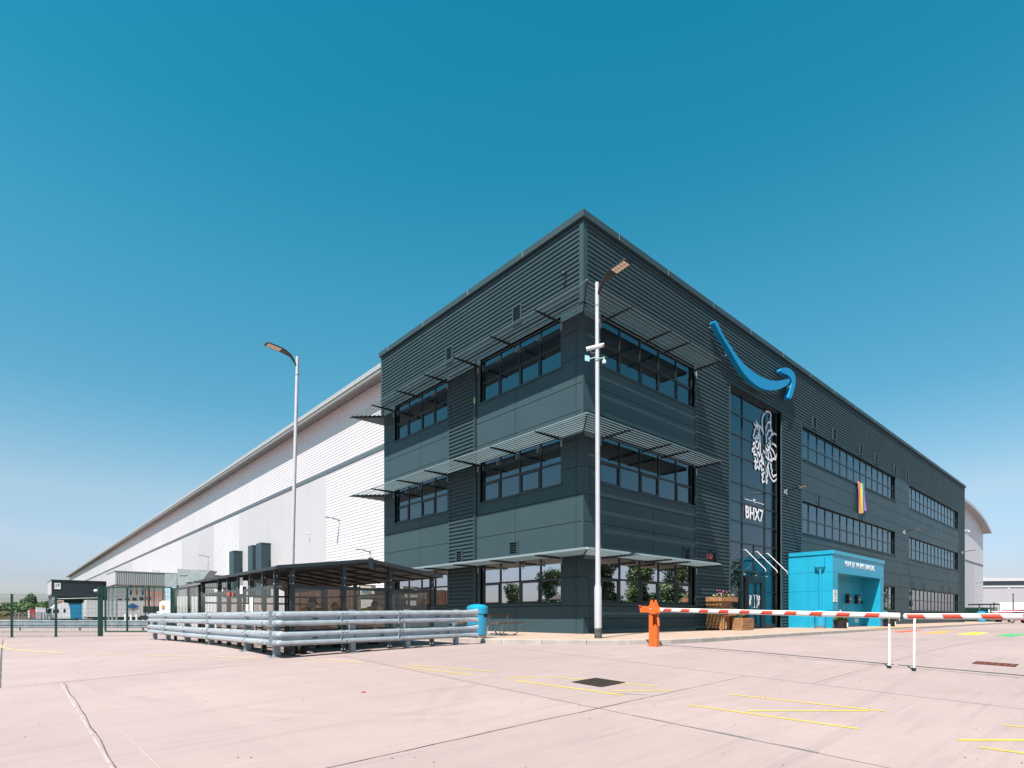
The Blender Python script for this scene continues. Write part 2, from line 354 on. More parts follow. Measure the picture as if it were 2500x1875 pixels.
YEL = paint('yellow_road_paint', (.78, .56, .06), .3); YELF = paint('faded_yellow_paint', (.74, .55, .22), .5)
y = MB()
for p, q, w in (((-9.89,-4.07),(-9.44,-5.81),.05),((-9.62,-4.05),(-8.97,-5.78),.05),((-9.22,-6.38),(-8.79,-6.73),.06),((-8.66,-6.76),(-8.44,-7.35),.05),((-8.3,-7.99),(-8.08,-8.51),.05),
                ((-9.31,-6.72),(-9.01,-8.59),.06),((-8.91,-8.26),(-8.2,-8.84),.05),((-7.88,-9.52),(-7.52,-11.28),.05),((-8.94,-9.53),(-8.68,-11.36),.055),((-8.71,-10.17),(-7.62,-11.14),.055),
                ((-7.34,-12.33),(-7.1,-13.6),.05),((-8.45,-12.14),(-7.5,-13.0),.06),((-8.61,-12.33),(-8.4,-13.9),.055)):
    drape(y, p, q, w)
tag(y.build('yellow_hatching', YEL, normals=False), kind='structure')
y = MB()
loop = [(-14.31, 3.42), (-14.83, 4.79), (-15.22, 6.6), (-15.41, 8.83), (-15.45, 11.69), (-15.31, 15.8), (-14.9, 18.2), (-14.1, 19.2), (-13.0, 18.6), (-11.4, 16.6), (-9.53, 14.2)]
for a, b in zip(loop, loop[1:]): drape(y, a, b, .10)
for a, b in (((-13.95, 2.8), (-13.45, 1.8)), ((-13.07, 1.2), (-12.42, .32)), ((-12.03, -.21), (-11.3, -1.2)), ((-10.68, -1.83), (-10.11, -3.14))): drape(y, a, b, .07)
tag(y.build('yellow_kerbside_line', YELF, normals=False), kind='structure')
for nm, c, q in (('red_crossing_stripe', (.80, .13, .035), ((15.3,-5.9),(20.9,-5.55),(21.5,-4.9),(16.2,-5.15))), ('orange_crossing_stripe', (.85, .42, .10), ((14.2,-7.45),(19.8,-7.1),(20.5,-6.35),(15.1,-6.65))),
                 ('yellow_crossing_stripe', (.88, .78, .07), ((13.0,-8.85),(17.9,-8.6),(18.9,-7.9),(13.8,-8.15))), ('green_crossing_stripe', (.08, .50, .17), ((12.0,-10.1),(16.3,-10.15),(17.1,-9.44),(12.97,-9.45)))):
    m = MB(); m.add([(a, b, gz(a, b)+.004) for a, b in q], [(0, 1, 2, 3)]); tag(m.build(nm, paint(nm+'_paint', c, .12), normals=False), kind='structure')
# ------------------------------------------------------------------ pavement with kerb
PAVE = mat('buff_block_paving', (.55, .385, .30), .88, var=.10, scale=1.4, bump=.3, bscale=70)
kl = [(-5.55, 14.0), (-5.55, 3), (-5.56, -.6), (-5.3, -1.7), (-4.75, -2.7), (-4.0, -3.6), (-3.1, -4.35), (-2.0, -4.85), (-.6, -4.95), (3.5, -4.75), (9, -4.5), (16.5, -4.25), (30.5, -4.2), (47, -3.9), (66, -3.6), (74, -2.2)]
pv = MB(); inn = []
def offs(pts, w):
    out = []
    for i, p in enumerate(pts):
        a = Vector(pts[max(i-1, 0)]); b = Vector(pts[min(i+1, len(pts)-1)]); t = (b-a).normalized(); out.append((p[0]-t.y*w, p[1]+t.x*w))
    return out
inn = offs(kl, .13)
poly = [(a, b, .118) for a, b in inn]+[(74, 6, .118), (0.1, 6, .118), (.1, 14, .118)]
pv.prism(poly, (0, 0, -.10)); tag(pv.build('pavement', PAVE), kind='structure')
kb = MB()
def along(pts, step):
    out = []; 
    for a, b in zip(pts, pts[1:]):
        a, b = Vector(a), Vector(b); n = max(1, round((b-a).length/step))
        out += [a.lerp(b, i/n) for i in range(n)]
    return out+[Vector(pts[-1])]
ko = along(kl, .915)
for i in range(len(ko)-1):
    a, b = ko[i], ko[i+1]; t = (b-a).normalized(); n = Vector((-t.y, t.x)); a2, b2 = a+t*.006, b-t*.006
    low = .045 if 16.8 < a.x < 24.5 else (0.0 if not 15.8 < a.x < 25.4 else .03)
    z1 = .124-low*1.6; z0 = min(gz(a.x, a.y), 0)-.1
    p = [(a2.x, a2.y, z0), (a2.x, a2.y, z1-.012), (a2.x+n.x*.014, a2.y+n.y*.014, z1), (a2.x+n.x*.128, a2.y+n.y*.128, z1), (a2.x+n.x*.128, a2.y+n.y*.128, z0)]
    kb.prism(p, ((b2-a2).x, (b2-a2).y, 0))
tag(kb.build('kerb', KERB), kind='structure')
m = MB(); m.add([(19, -4.1, .1235), (25.5, -4.05, .1235), (25.5, -3.2, .1235), (19, -3.2, .1235)], [(0,1,2,3)])
tag(m.build('tactile_paving', mat('yellow_buff_tactile', (.72, .46, .20), .85, var=.1, scale=9, bump=.6, bscale=40), normals=False), kind='structure')
# ------------------------------------------------------------------ cladding helpers
def pt(ax, f, n, a, z):
    """point on a wall: ax 'y' = wall facing -x at x=f, ax 'x' = wall facing -y at y=f; n = how far it stands proud"""
    return (f-n, a, z) if ax == 'y' else (a, f-n, z)
def wbox(mb, ax, f, n0, n1, a0, a1, z0, z1, mi=0): mb.box(pt(ax, f, n0, a0, z0), pt(ax, f, n1, a1, z1), mi)
def corr(mb, ax, f, a0, a1, z0, z1, p=.172, dep=.055, base=.0, mi=0):
    n = max(1, round((z1-z0)/p)); p = (z1-z0)/n; pr = []
    for i in range(n):
        z = z0+i*p; pr += [(base, z), (base, z+.30*p), (base+dep, z+.40*p), (base+dep, z+.90*p)]
    pr.append((base, z1)); vs = [pt(ax, f, q, a, z) for a in (a0, a1) for q, z in pr]; m = len(pr)
    mb.add(vs, [(i, i+1, m+i+1, m+i) for i in range(m-1)], mi)
def panels(mb, ax, f, a0, a1, z0, z1, zj, aj, th=.03, gap=.011, holes=(), mi=0):
    """smooth composite panels with open joints, cut around holes (a0,a1,z0,z1)"""
    ac = sorted({a0, a1, *[a for a in aj if a0 < a < a1], *[v for h in holes for v in h[:2] if a0 < v < a1]})
    zc = sorted({z0, z1, *[z for z in zj if z0 < z < z1], *[v for h in holes for v in h[2:] if z0 < v < z1]})
    for i in range(len(ac)-1):
        for k in range(len(zc)-1):
            A, B, C, D = ac[i], ac[i+1], zc[k], zc[k+1]; ca, cz = (A+B)/2, (C+D)/2
            if any(h[0] < ca < h[1] and h[2] < cz < h[3] for h in holes): continue
            wbox(mb, ax, f, 0, th, A+(gap if A in aj else 0), B-(gap if B in aj else 0), C+(gap if C in zj else 0), D-(gap if D in zj else 0), mi)
def window(par, ax, f, a0, a1, z0, z1, zt, n, glass=None, rec=.13, name='window', openers=()):
    fr = MB(); w = .055
    wbox(fr, ax, f, -rec-.03, -rec+.04, a0, a1, z0, z0+w); wbox(fr, ax, f, -rec-.03, -rec+.04, a0, a1, z1-w, z1)
    st = (a1-a0)/n
    for i in range(n+1):
        a = a0+i*st; h = w/2 if 0 < i < n else w
        lo = a-h if i else a; hi = a+h if i < n else a
        if i == 0: lo, hi = a, a+w
        if i == n: lo, hi = a-w, a
        wbox(fr, ax, f, -rec-.028, -rec+.038, lo, hi, z0+w, z1-w)
    for i in range(n):
        wbox(fr, ax, f, -rec-.026, -rec+.034, a0+i*st+w, a0+(i+1)*st-w, zt-.035, zt+.035)
        if i in openers:
            A, B = a0+i*st+.03, a0+(i+1)*st-.03
            for q in ((A, A+.07, z0+.03, zt-.01), (B-.07, B, z0+.03, zt-.01), (A+.07, B-.07, z0+.03, z0+.10), (A+.07, B-.07, zt-.08, zt-.01)):
                wbox(fr, ax, f, -rec-.02, -rec+.055, *q)
    # reveals and sill
    wbox(fr, ax, f, -rec-.03, .0, a0-.012, a0, z0, z1); wbox(fr, ax, f, -rec-.03, .0, a1, a1+.012, z0, z1); wbox(fr, ax, f, -rec-.03, 0, a0, a1, z1, z1+.012)
    o = fr.build(name, DARKF, par)
    s = MB(); wbox(s, ax, f, -rec-.02, .075, a0-.06, a1+.06, z0-.07, z0-.002); s.build('sill', DARK, o, bevel=.006)
    p = MB(); wbox(p, ax, f, -rec-.022, -rec, a0, a1, z0, z1); p.build('pane', glass or GLASS, o)
    return o
# ------------------------------------------------------------------ the dark office block
off = thing('office_building', 'dark grey three storey office block with ribbed and smooth metal cladding at the warehouse corner', 'office building', (0, 0, .118))
X1, Y1, ZT = 63.5, 14.25, 15.0
ZJ = [.66, 1.13, 2.17, 3.16, 4.15, 5.13, 6.14, 7.13, 8.13, 9.11, 10.08, 11.05]
FL = [(1.24, 3.08, 2.15), (5.66, 7.50, 6.50), (9.98, 11.86, 10.88)]
core = MB()
core.box((.26, .26, 0), (X1-.02, Y1, 14.9)); core.build('wall_core', BLACK, off)
wl = MB()
HL = [(a, b, z0, z1) for a, b in ((1.10, 5.89), (8.33, 13.13)) for z0, z1, _ in FL]
LJ = [.34, 3.6, 10.6, 13.75]
wl = MB(); panels(wl, 'y', .03, 0.0, 6.12, .12, 11.93, ZJ, LJ, holes=HL, th=.03); wl.build('smooth_cladding', DARK, off); wl = MB(); panels(wl, 'y', .03, 8.25, Y1, .12, 11.93, ZJ, LJ, holes=HL, th=.03); wl.build('smooth_cladding', DARK, off); wl = MB()
HR = [(.98, 7.5, z0, z1) for z0, z1, _ in FL]
panels(wl, 'x', .03, 0.03, 7.53, .12, 11.93, ZJ, [.36, 4.3], holes=HR, th=.03); wl.build('smooth_cladding', DARK, off); wl = MB()
HB = [(19.29, 37.65, z0, z1) for z0, z1, _ in FL]+[(41.66, 60.46, z0, z1) for z0, z1, _ in FL]
panels(wl, 'x', .03, 19.19, 60.5, .12, 11.93, ZJ, [25.11, 31.38, 37.7, 41.6, 47.78, 53.79], holes=HB, th=.03)
for a0, a1 in ((1.10, 5.89), (8.33, 13.13)):      # backing behind the joints
    pass
o = wl.build('smooth_cladding', DARK, off)
bk = MB()
def backing(ax, a0, a1, holes):
    ac = sorted({a0, a1, *[v for h in holes for v in h[:2]]}); zc = sorted({.12, 11.93, *[v for h in holes for v in h[2:]]})
    for i in range(len(ac)-1):
        for k in range(len(zc)-1):
            ca, cz = (ac[i]+ac[i+1])/2, (zc[k]+zc[k+1])/2
            if not any(h[0] < ca < h[1] and h[2] < cz < h[3] for h in holes): wbox(bk, ax, .035, -.22, 0, ac[i], ac[i+1], zc[k], zc[k+1])
backing('y', .04, Y1, HL); backing('x', .04, X1-.03, HR+HB+[(10.63, 16.41, .12, 11.93)])
bk.build('wall_backing', BLACK, off)
rb = MB()
corr(rb, 'y', .03, .0, 14.5, 11.95, 14.86); corr(rb, 'x', .03, .03, X1, 11.95, 14.86)
corr(rb, 'y', .03, 6.33, 8.2, .14, 11.95); corr(rb, 'x', .03, 7.6, 10.55, .14, 11.95)
corr(rb, 'x', .03, 16.5, 19.12, .14, 11.95); corr(rb, 'x', .03, 60.6, X1, .14, 11.95)
rb.build('ribbed_cladding', DARK, off)
tr = MB()
wbox(tr, 'y', .03, -.1, .062, -.035, .16, 11.95, 14.86); wbox(tr, 'x', .03, .0, .062, .03, .20, 11.95, 14.86)
wbox(tr, 'y', .03, -.1, .062, 14.4, 14.55, 11.6, 14.86); wbox(tr, 'x', .03, -.1, .062, X1-.06, X1+.05, .12, 14.86)
for a in (6.29, 8.20): wbox(tr, 'y', .03, -.05, .058, a-.035, a+.045, .13, 11.94)
for a in (7.56, 10.59, 16.46, 19.16, 60.55): wbox(tr, 'x', .03, -.05, .058, a-.045, a+.045, .13, 11.94)
wbox(tr, 'y', .03, .0, .04, .0, Y1, 11.93, 11.985); wbox(tr, 'x', .03, .001, .041, .03, X1, 11.93, 11.985)
tr.build('corner_trim', DARK, off)
# corner of the panel walls
cq = MB(); cq.box((-.004, -.004, .12), (.05, .05, 11.93)); cq.build('corner_post', DARK, off)
cp = MB()
cp.box((-.13, -.13, 14.90), (.35, 14.62, 15.15)); cp.box((.352, -.13, 14.90), (X1+.13, .35, 15.15)); cp.box((X1-.3, .352, 14.90), (X1+.13, 14.6, 15.147))
cp.build('coping', DARK, off, bevel=.01)
for y_ in (3.05, 6.6, 10.2, 13.6): cj = MB(); cj.box((-.133, y_, 14.93), (-.1305, y_+.015, 15.14)); cj.build('coping_joint', POLE, off)
for x_ in (1.9, 5.2, 8.9, 12.6, 16.4, 20.2, 24, 28, 32, 36, 40, 44, 48, 52, 56, 60): cj = MB(); cj.box((x_, -.133, 14.93), (x_+.015, -.1305, 15.14)); cj.build('coping_joint', POLE, off)
sh_ = MB(); wbox(sh_, 'y', .03, -.05, .03, 0, 14.5, 14.86, 14.9); wbox(sh_, 'x', .03, -.05, .03, 0, X1, 14.86, 14.9); sh_.build('coping_packer', BLACK, off)
rf = MB(); rf.box((.3, .3, 14.55), (X1-.3, Y1, 14.7)); rf.build('roof', mat('roof_membrane', (.2, .2, .2), .8), off)
nw = MB(); nw.box((.03, Y1, .12), (X1, Y1+.03, 14.9)); nw.build('north_wall', DARK, off)
for k, (z0, z1, zt) in enumerate(FL):
    gm = GLASSM if k == 0 else GLASS
    window(off, 'y', .03, 1.10, 5.89, z0, z1, zt, 4, gm, openers=(1, 3)); window(off, 'y', .03, 8.33, 13.13, z0, z1, zt, 4, gm, openers=(1, 3))
    window(off, 'x', .03, .98, 7.5, z0, z1, zt, 5, gm, openers=(0, 2, 4))
    window(off, 'x', .03, 19.29, 37.65, z0, z1, zt, 14, gm); window(off, 'x', .03, 41.66, 60.46, z0, z1, zt, 14, gm)
# dark downpipe recess beside the ribbed strip
dp = MB(); dp.box((-.06, 6.12, .12), (.05, 6.25, 11.93)); dp.build('downpipe', DARKF, off)
st = MB(); st.box((-.068, 6.16, 10.05), (-.0605, 6.24, 10.3)); st.build('sticker', mat('lime_sticker', (.55, .75, .03), .5), off)
def vent(ax, f, a, z, w=.42, h=.46, n=5, proud=.06):
    fr = MB(); t = .06
    for q in ((a-w/2-t, a-w/2, z-h/2-t, z+h/2+t), (a+w/2, a+w/2+t, z-h/2-t, z+h/2+t), (a-w/2, a+w/2, z-h/2-t, z-h/2), (a-w/2, a+w/2, z+h/2, z+h/2+t)): wbox(fr, ax, f, -.02, proud, *q)
    for i in range(1, n):
        zz = z-h/2+h*i/n
        fr.bar(pt(ax, f, .03, a-w/2, zz), pt(ax, f, .03, a+w/2, zz), .035, .012)
    o = fr.build('vent_grille', DARK, off); b = MB(); wbox(b, ax, f, -.01, .012, a-w/2, a+w/2, z-h/2, z+h/2); b.build('vent_opening', BLACK, o)
vent('y', 0, 3.68, 3.5); vent('y', -.02, 5.38+1.95, 3.45, .38, .46); vent('y', -.02, 3.45, 12.85, .42, .62, 6); vent('y', -.02, 8.1, 12.85, .42, .62, 6)
for a, z in ((20.99, 12.4), (24.26, 12.4), (29.35, 12.4), (32.7, 12.4), (37.45, 12.4), (40.85, 12.4), (50.08, 12.4), (56.25, 12.4)): vent('x', -.02, a, z, .5, .62, 6)
vent('x', 0, 6.77, 3.45, .4, .5); vent('x', -.02, 9.06, 3.45, .42, .5)
for a, z in ((43.15, 3.52), (46.41, 3.52), (53.4, 3.52), (56.61, 3.52), (21.65, 7.95)): vent('x', 0, a, z, .26, .36, 4)
# ---- sunshades: fixed blades on raking arms
def shade(z):
    b = MB(); P = 1.35; nb = 8; ch = .15; tl = R_(33)
    for i in range(nb):
        n = .03+(P-.03)*(i+.5)/nb; dn, dz = ch/2*math.cos(tl), ch/2*math.sin(tl)
        no, ni = n+dn, n-dn
        def ring(nn, zz):   # the mitred path round the corner for a given distance out
            return [Vector((nn and 7.38, -nn, zz)), Vector((-nn, -nn, zz)), Vector((-nn, 14.27+nn, zz)), Vector((2.5, 14.27+nn, zz))]
        lo, hi = ring(no, z-dz-.0), ring(ni, z+dz); th = Vector((0, 0, .014))
        for a in range(3):
            g0, g1 = lo[a], lo[a+1]; h0, h1 = hi[a], hi[a+1]
            b.add([g0, g1, h1, h0, g0+th, g1+th, h1+th, h0+th], [(0,1,2,3),(7,6,5,4),(0,4,5,1),(1,5,6,2),(2,6,7,3),(3,7,4,0)])
    o = b.build('sunshade', SLAT, off, normals=False)
    def arm(p, q):
        m = MB(); p, q = Vector(p), Vector(q); d = q-p; s = d.normalized().cross(Vector((0,0,1)))*.012
        pl = [p+Vector((0,0,-.10)), q+Vector((0,0,-.085)), q+Vector((0,0,-.03)), p+Vector((0,0,.02))]
        m.prism([v-s for v in pl], s*2); o2 = m.build('bracket', BLKM, o)
        n = MB(); dd = d.normalized()
        for t in (.1, d.length-.06): c = p+dd*t+Vector((0, 0, -.035)); n.cyl(c-s*2.2, c+s*2.2, .022, n=8)
        n.build('bolt', GALV, o)
    for yy in (1.07, 3.57, 5.98, 8.23, 10.64, 13.14): arm((0.0, yy, z), (-1.36, yy, z))
    for xx in (1.05, 3.53, 4.86, 7.34): arm((xx, 0.0, z), (xx, -1.36, z))
    arm((0, 0, z), (-1.36, -1.36, z)); arm((0, 14.27, z), (-1.36, 15.63, z))
    # hangers down to the window heads
    for yy in (1.04, 6.0, 8.27, 13.19): h = MB(); h.box((-.05, yy-.03, z-.34), (.02, yy+.03, z-.02)); h.build('hanger_bracket', GALVD, o)
    for xx in (.92, 7.56): h = MB(); h.box((xx-.03, -.05, z-.34), (xx+.03, .02, z-.02)); h.build('hanger_bracket', GALVD, o)
    for yy in (2.3, 3.5, 4.7, 9.53, 10.73, 11.93): h = MB(); h.box((-.045, yy-.02, z-.28), (.0, yy+.02, z-.06)); h.build('hanger_bracket', GALVD, o)
    return o
for z in (11.65, 7.35, 2.96): shade(z)
# ---- glazed entrance bay
EX0, EX1, EY = 10.63, 16.41, .24
en = MB()
tz = [3.07, 4.45, 5.5, 6.47, 7.4, 8.75, 9.78, 10.8]
for a in (10.70, 12.38, 14.92, 16.33): en.box((a-.035, EY-.05, .12), (a+.035, EY+.03, 11.93))
en.box((13.65-.03, EY-.045, 2.8), (13.65+.03, EY+.028, 4.44))
for z in tz: en.box((EX0, EY-.04, z-.035), (EX1, EY+.026, z+.035))
for a, b in ((EX0, 12.38), (14.92, EX1)): en.box((a, EY-.038, 1.0), (b, EY+.024, 1.05)); en.box((a, EY-.038, 2.03), (b, EY+.024, 2.07)); en.box((a, EY-.042, .12), (b, EY+.02, .34))
en.box((EX0, EY-.1, 11.84), (EX1, EY+.03, 11.93))
ew = en.build('entrance_glazing', DARKF, off)
p = MB(); p.box((EX0, EY, .12), (EX1, EY+.02, 11.93)); p.build('pane', GLASSD, ew)
jb = MB(); jb.box((EX1, -.055, .12), (EX1+.03, EY+.2, 11.93)); jb.box((EX0-.03, -.055, .12), (EX0, EY+.2, 11.93)); jb.box((EX0-.03, -.055, 11.93), (EX1+.03, EY+.2, 11.97)); jb.build('entrance_reveal', DARK, off)
# doors
for a0, a1 in ((12.74, 13.44), (13.46, 14.16)):
    d = MB(); t = .06
    for q in ((a0, a0+t, .16, 2.5), (a1-t, a1, .16, 2.5), (a0+t, a1-t, .16, .34), (a0+t, a1-t, 2.42, 2.5)): d.box((q[0], EY-.16, q[2]), (q[1], EY-.10, q[3]))
    do = d.build('door', BLKM, off); q = MB(); q.box((a0+t, EY-.14, .34), (a1-t, EY-.125, 2.42)); q.build('pane', GLASSD, do)
    h = MB(); xx = a1-.13 if a0 < 13 else a0+.13; h.tube([(xx, EY-.15, 1.18), (xx, EY-.21, 1.2), (xx, EY-.21, 1.82), (xx, EY-.15, 1.84)], .014, 8); h.build('handle', WHITE, do)
    n = MB(); xx = a0+.10 if a0 < 13 else a1-.36
    n.box((xx, EY-.147, 1.60), (xx+.26, EY-.1415, 1.82), 0); n.box((xx+.03, EY-.151, 1.64), (xx+.11, EY-.1472, 1.78), 1); n.box((xx+.05, EY-.147, 1.30), (xx+.2, EY-.1415, 1.585), 0); n.box((xx+.07, EY-.151, 1.30), (xx+.18, EY-.1472, 1.36), 2)
    n.build('door_notice', [WHITE, mat('notice_blue', (.03, .2, .55), .5), mat('notice_red', (.7, .05, .05), .5)], do)
fr = MB()
for q in ((12.66, 12.74, .12, 2.8), (14.16, 14.24, .12, 2.8), (12.74, 14.16, 2.5, 2.8)): fr.box((q[0], EY-.2, q[2]), (q[1], EY-.02, q[3]))
fr.box((14.24, EY-.06, .12), (14.9, EY-.045, 2.8)); fr.box((12.4, EY-.5, .118), (14.9, EY-.05, .16)); fr.build('door_frame', BLKM, off)
gc = thing('glass_canopy', 'clear glass canopy slung on three white steel rods above the entrance doors', 'canopy', (13.7, .2, 2.95))
c = MB(); cy0, cy1 = EY-.06, -1.15
c.add([(12.2, cy0, 2.86), (15.3, cy0, 2.86), (15.3, cy1, 2.95), (12.2, cy1, 2.95), (12.2, cy0, 2.875), (15.3, cy0, 2.875), (15.3, cy1, 2.965), (12.2, cy1, 2.965)], [(0,3,2,1),(4,5,6,7),(0,1,5,4),(1,2,6,5),(2,3,7,6),(3,0,4,7)])
c.build('glass_sheet', CLEARG, gc)
for x_ in (12.47, 13.76, 14.98):
    r = MB(); r.tube([(x_, EY-.05, 4.10), (x_, EY-.14, 4.11), (x_-.19, -1.0, 3.03), (x_-.19, -1.0, 2.95)], .016, 8); r.build('tie_rod', WHITE, gc)
    k = MB(); k.box((x_-.04, cy0-.06, 2.84), (x_+.04, cy0-.0, 2.90)); k.cyl((x_-.19, -1.0, 2.93), (x_-.19, -1.0, 2.99), .04, n=10); k.build('glass_clamp', GALV, gc)
# ---- fixtures hung on the block
def text(s, name, size, m, loc, rot, sx=1, bold=0, parent=None, ext=.004, spacing=1.0):
    cu = bpy.data.curves.new(name, 'FONT'); cu.body = s; cu.size = size; cu.offset = bold; cu.extrude = ext; cu.align_x = 'CENTER'; cu.align_y = 'CENTER'; cu.resolution_u = 3; cu.space_character = spacing
    t = bpy.data.objects.new(name, cu); COL.objects.link(t); bpy.context.view_layer.update()
    me = bpy.data.meshes.new_from_object(t.evaluated_get(bpy.context.evaluated_depsgraph_get())); bpy.data.objects.remove(t); me.name = name
    M = Matrix.Translation(loc) @ rot.to_4x4() @ Matrix.Diagonal((sx, 1, 1, 1))
    me.transform(M if parent is None else W[parent.name].inverted() @ M)
    me.materials.clear(); me.materials.append(m)
    o = bpy.data.objects.new(name, me); COL.objects.link(o)
    if parent is not None: o.parent = parent
    return o
SOUTH = Matrix.Rotation(PI/2, 3, 'X')
DEC = mat('white_vinyl', (1.1, 1.06, 1.12), .5, var=.02)
t = thing('building_code_sign', 'white vinyl letters FC BHX7 with two short rules on the entrance glazing', 'sign', (13.65, .18, 6.2))
text('BHX7', 'lettering', .88, DEC, (13.65, EY-.045, 6.03), SOUTH, .88, .022, t, spacing=1.06); text('FC', 'small_lettering', .26, DEC, (13.65, EY-.045, 6.72), SOUTH, .9, .006, t)
q = MB(); q.box((12.60, EY-.047, 6.68), (13.42, EY-.042, 6.715)); q.box((13.88, EY-.047, 6.68), (14.75, EY-.042, 6.715)); q.build('rule', DEC, t)
STROKES=[
[(14.89,11.58),(15.00,11.69),(15.20,11.76),(15.40,11.77),(15.54,11.72),(15.65,11.63),(15.51,11.56)],
[(15.51,11.56),(15.53,11.44),(15.60,11.30),(15.57,11.19),(15.54,11.07)],
[(15.57,11.22),(15.40,11.23),(15.25,11.18),(15.14,11.08)],
[(14.78,11.53),(14.64,11.35),(14.55,11.19),(14.54,11.06)],
[(14.54,10.98),(14.55,10.84),(14.58,10.69),(14.67,10.54),(14.69,10.43)],
[(13.61,10.75),(13.80,10.64),(13.88,10.76),(14.04,10.65),(14.05,10.53)],
[(13.85,10.91),(13.96,10.80),(14.12,10.76),(14.23,10.67),(14.24,10.45)],
[(14.12,10.76),(14.34,10.75),(14.42,10.73),(14.41,10.68),(14.53,10.61),(14.67,10.49)],
[(13.88,10.66),(13.77,10.49),(13.64,10.39),(13.64,10.27),(13.52,10.10),(13.52,10.02)],
[(13.52,10.00),(13.74,10.01),(13.80,9.94),(13.82,9.84),(14.01,9.88),(14.01,10.00)],
[(13.93,10.18),(13.80,10.06),(13.98,10.07),(14.17,10.11),(14.16,10.23),(14.07,10.24)],
[(14.12,10.36),(14.25,10.30),(14.32,10.17),(14.28,10.01),(14.15,9.79),(14.09,9.55),(13.98,9.51),(13.85,9.47)],
[(13.85,9.47),(13.80,9.59),(13.72,9.72),(13.61,9.76),(13.53,9.69),(13.56,9.55)],
[(13.56,9.55),(13.69,9.51),(13.48,9.43),(13.40,9.34),(13.43,9.24),(13.56,9.35)],
[(13.56,9.35),(13.72,9.33),(13.61,9.22),(13.59,9.10),(13.82,9.21),(13.93,9.10),(13.93,9.28)],
[(13.93,9.28),(14.12,9.37),(14.17,9.25),(14.20,9.13),(14.32,9.30),(14.31,9.50),(14.32,9.99)],
[(14.72,9.54),(14.80,9.46)],
[(14.50,9.34),(14.53,9.19),(14.45,9.10)],
[(14.53,9.22),(14.64,9.11)],
[(15.08,10.97),(15.03,10.82),(14.99,10.68)],
[(15.57,10.96),(15.71,10.84),(15.74,10.75),(15.60,10.51),(15.40,10.34),(15.28,10.32),(15.42,10.27),(15.57,10.17),(15.57,10.07)],
[(15.68,10.78),(15.48,10.82),(15.31,10.75),(15.18,10.60),(15.15,10.49)],
[(15.74,10.62),(16.00,10.74),(16.18,10.75),(16.31,10.71)],
[(14.93,10.58),(15.03,10.42),(15.08,10.23),(15.07,10.07)],
[(15.74,10.15),(16.00,10.16),(16.24,10.08)],
[(14.94,9.95),(14.93,9.79),(15.06,9.69),(15.25,9.68),(15.42,9.79),(15.51,9.99)],
[(15.28,10.08),(15.42,10.07),(15.57,10.12)],
[(15.17,9.93),(15.34,9.84)],
[(15.00,9.59),(14.97,9.40),(14.96,9.30),(15.11,9.28),(15.25,9.16),(15.42,9.28)],
[(15.22,9.59),(15.28,9.46),(15.31,9.26)],
[(15.45,9.66),(15.62,9.50),(15.68,9.33),(15.70,9.18)],
[(15.62,9.86),(15.89,9.75),(16.09,9.56),(16.18,9.35)],
[(15.42,9.28),(15.48,9.12)],
[(15.42,9.26),(15.70,9.18),(15.91,9.39),(16.18,9.33),(16.24,9.54),(16.31,9.67)],
[(13.73,8.98),(13.80,8.88),(13.64,8.78),(13.67,8.71)],
[(14.01,9.02),(14.07,8.88),(13.93,8.79),(13.80,8.86)],
[(13.67,8.71),(13.88,8.73),(13.72,8.58),(13.74,8.40),(13.90,8.49),(13.98,8.62),(14.12,8.55),(14.15,8.41)],
[(14.15,8.41),(14.28,8.58),(14.20,8.79),(14.34,8.96),(14.64,9.04),(14.75,8.83),(14.58,8.85),(14.47,8.93)],
[(14.34,8.69),(14.47,8.74),(14.47,8.41),(14.64,8.57),(14.78,8.51)],
[(14.78,8.51),(14.78,8.36),(14.58,8.31),(14.47,8.21),(14.69,8.20),(14.55,8.03),(14.55,7.83),(14.78,7.94)],
[(14.94,8.99),(14.89,8.78),(14.94,8.57),(14.96,8.30),(14.93,8.09)],
[(15.31,9.01),(15.17,8.78),(15.08,8.57),(15.25,8.39),(15.08,8.22),(14.97,8.10),(15.00,7.98),(15.08,7.84),(15.14,8.07)],
[(15.22,8.89),(15.31,8.61),(15.45,8.35),(15.71,8.16),(15.94,8.11),(16.18,8.21),(16.33,8.34)],
[(15.54,9.00),(15.65,8.94),(15.57,8.80),(15.77,8.66),(15.68,8.57),(15.83,8.39),(15.97,8.36),(16.00,8.47),(16.24,8.48),(16.33,8.60)],
[(13.98,10.33),(14.00,10.32)],
]
dm = MB()
for s in STROKES:
    pts = [Vector((a, 0, b)) for a, b in s]
    # smooth the stroke
    for _ in range(2):
        if len(pts) > 2:
            n = [pts[0]]
            for a, b in zip(pts, pts[1:]): n += [a.lerp(b, .25), a.lerp(b, .75)]
            pts = n+[pts[-1]]
    w = .052
    for i in range(len(pts)-1):
        a, b = pts[i], pts[i+1]; d = (b-a)
        if d.length < 1e-4: continue
        d.normalize(); n = Vector((-d.z, 0, d.x))*w; e = d*w*.5; yy = EY-.043-.0004*(i % 5)
        dm.add([(v.x, yy, v.z) for v in (a-n-e, b-n+e, b+n+e, a+n-e)], [(0, 1, 2, 3)])
    for p_ in (pts[0], pts[-1]):
        dm.add([(p_.x+w*math.cos(2*PI*k/10), EY-.0455, p_.z+w*math.sin(2*PI*k/10)) for k in range(10)], [tuple(range(10))])
tag(dm.build('emblem_decal', DEC, normals=False), 'white line drawing of a winged dragon stuck on the tall entrance glass', 'decal')
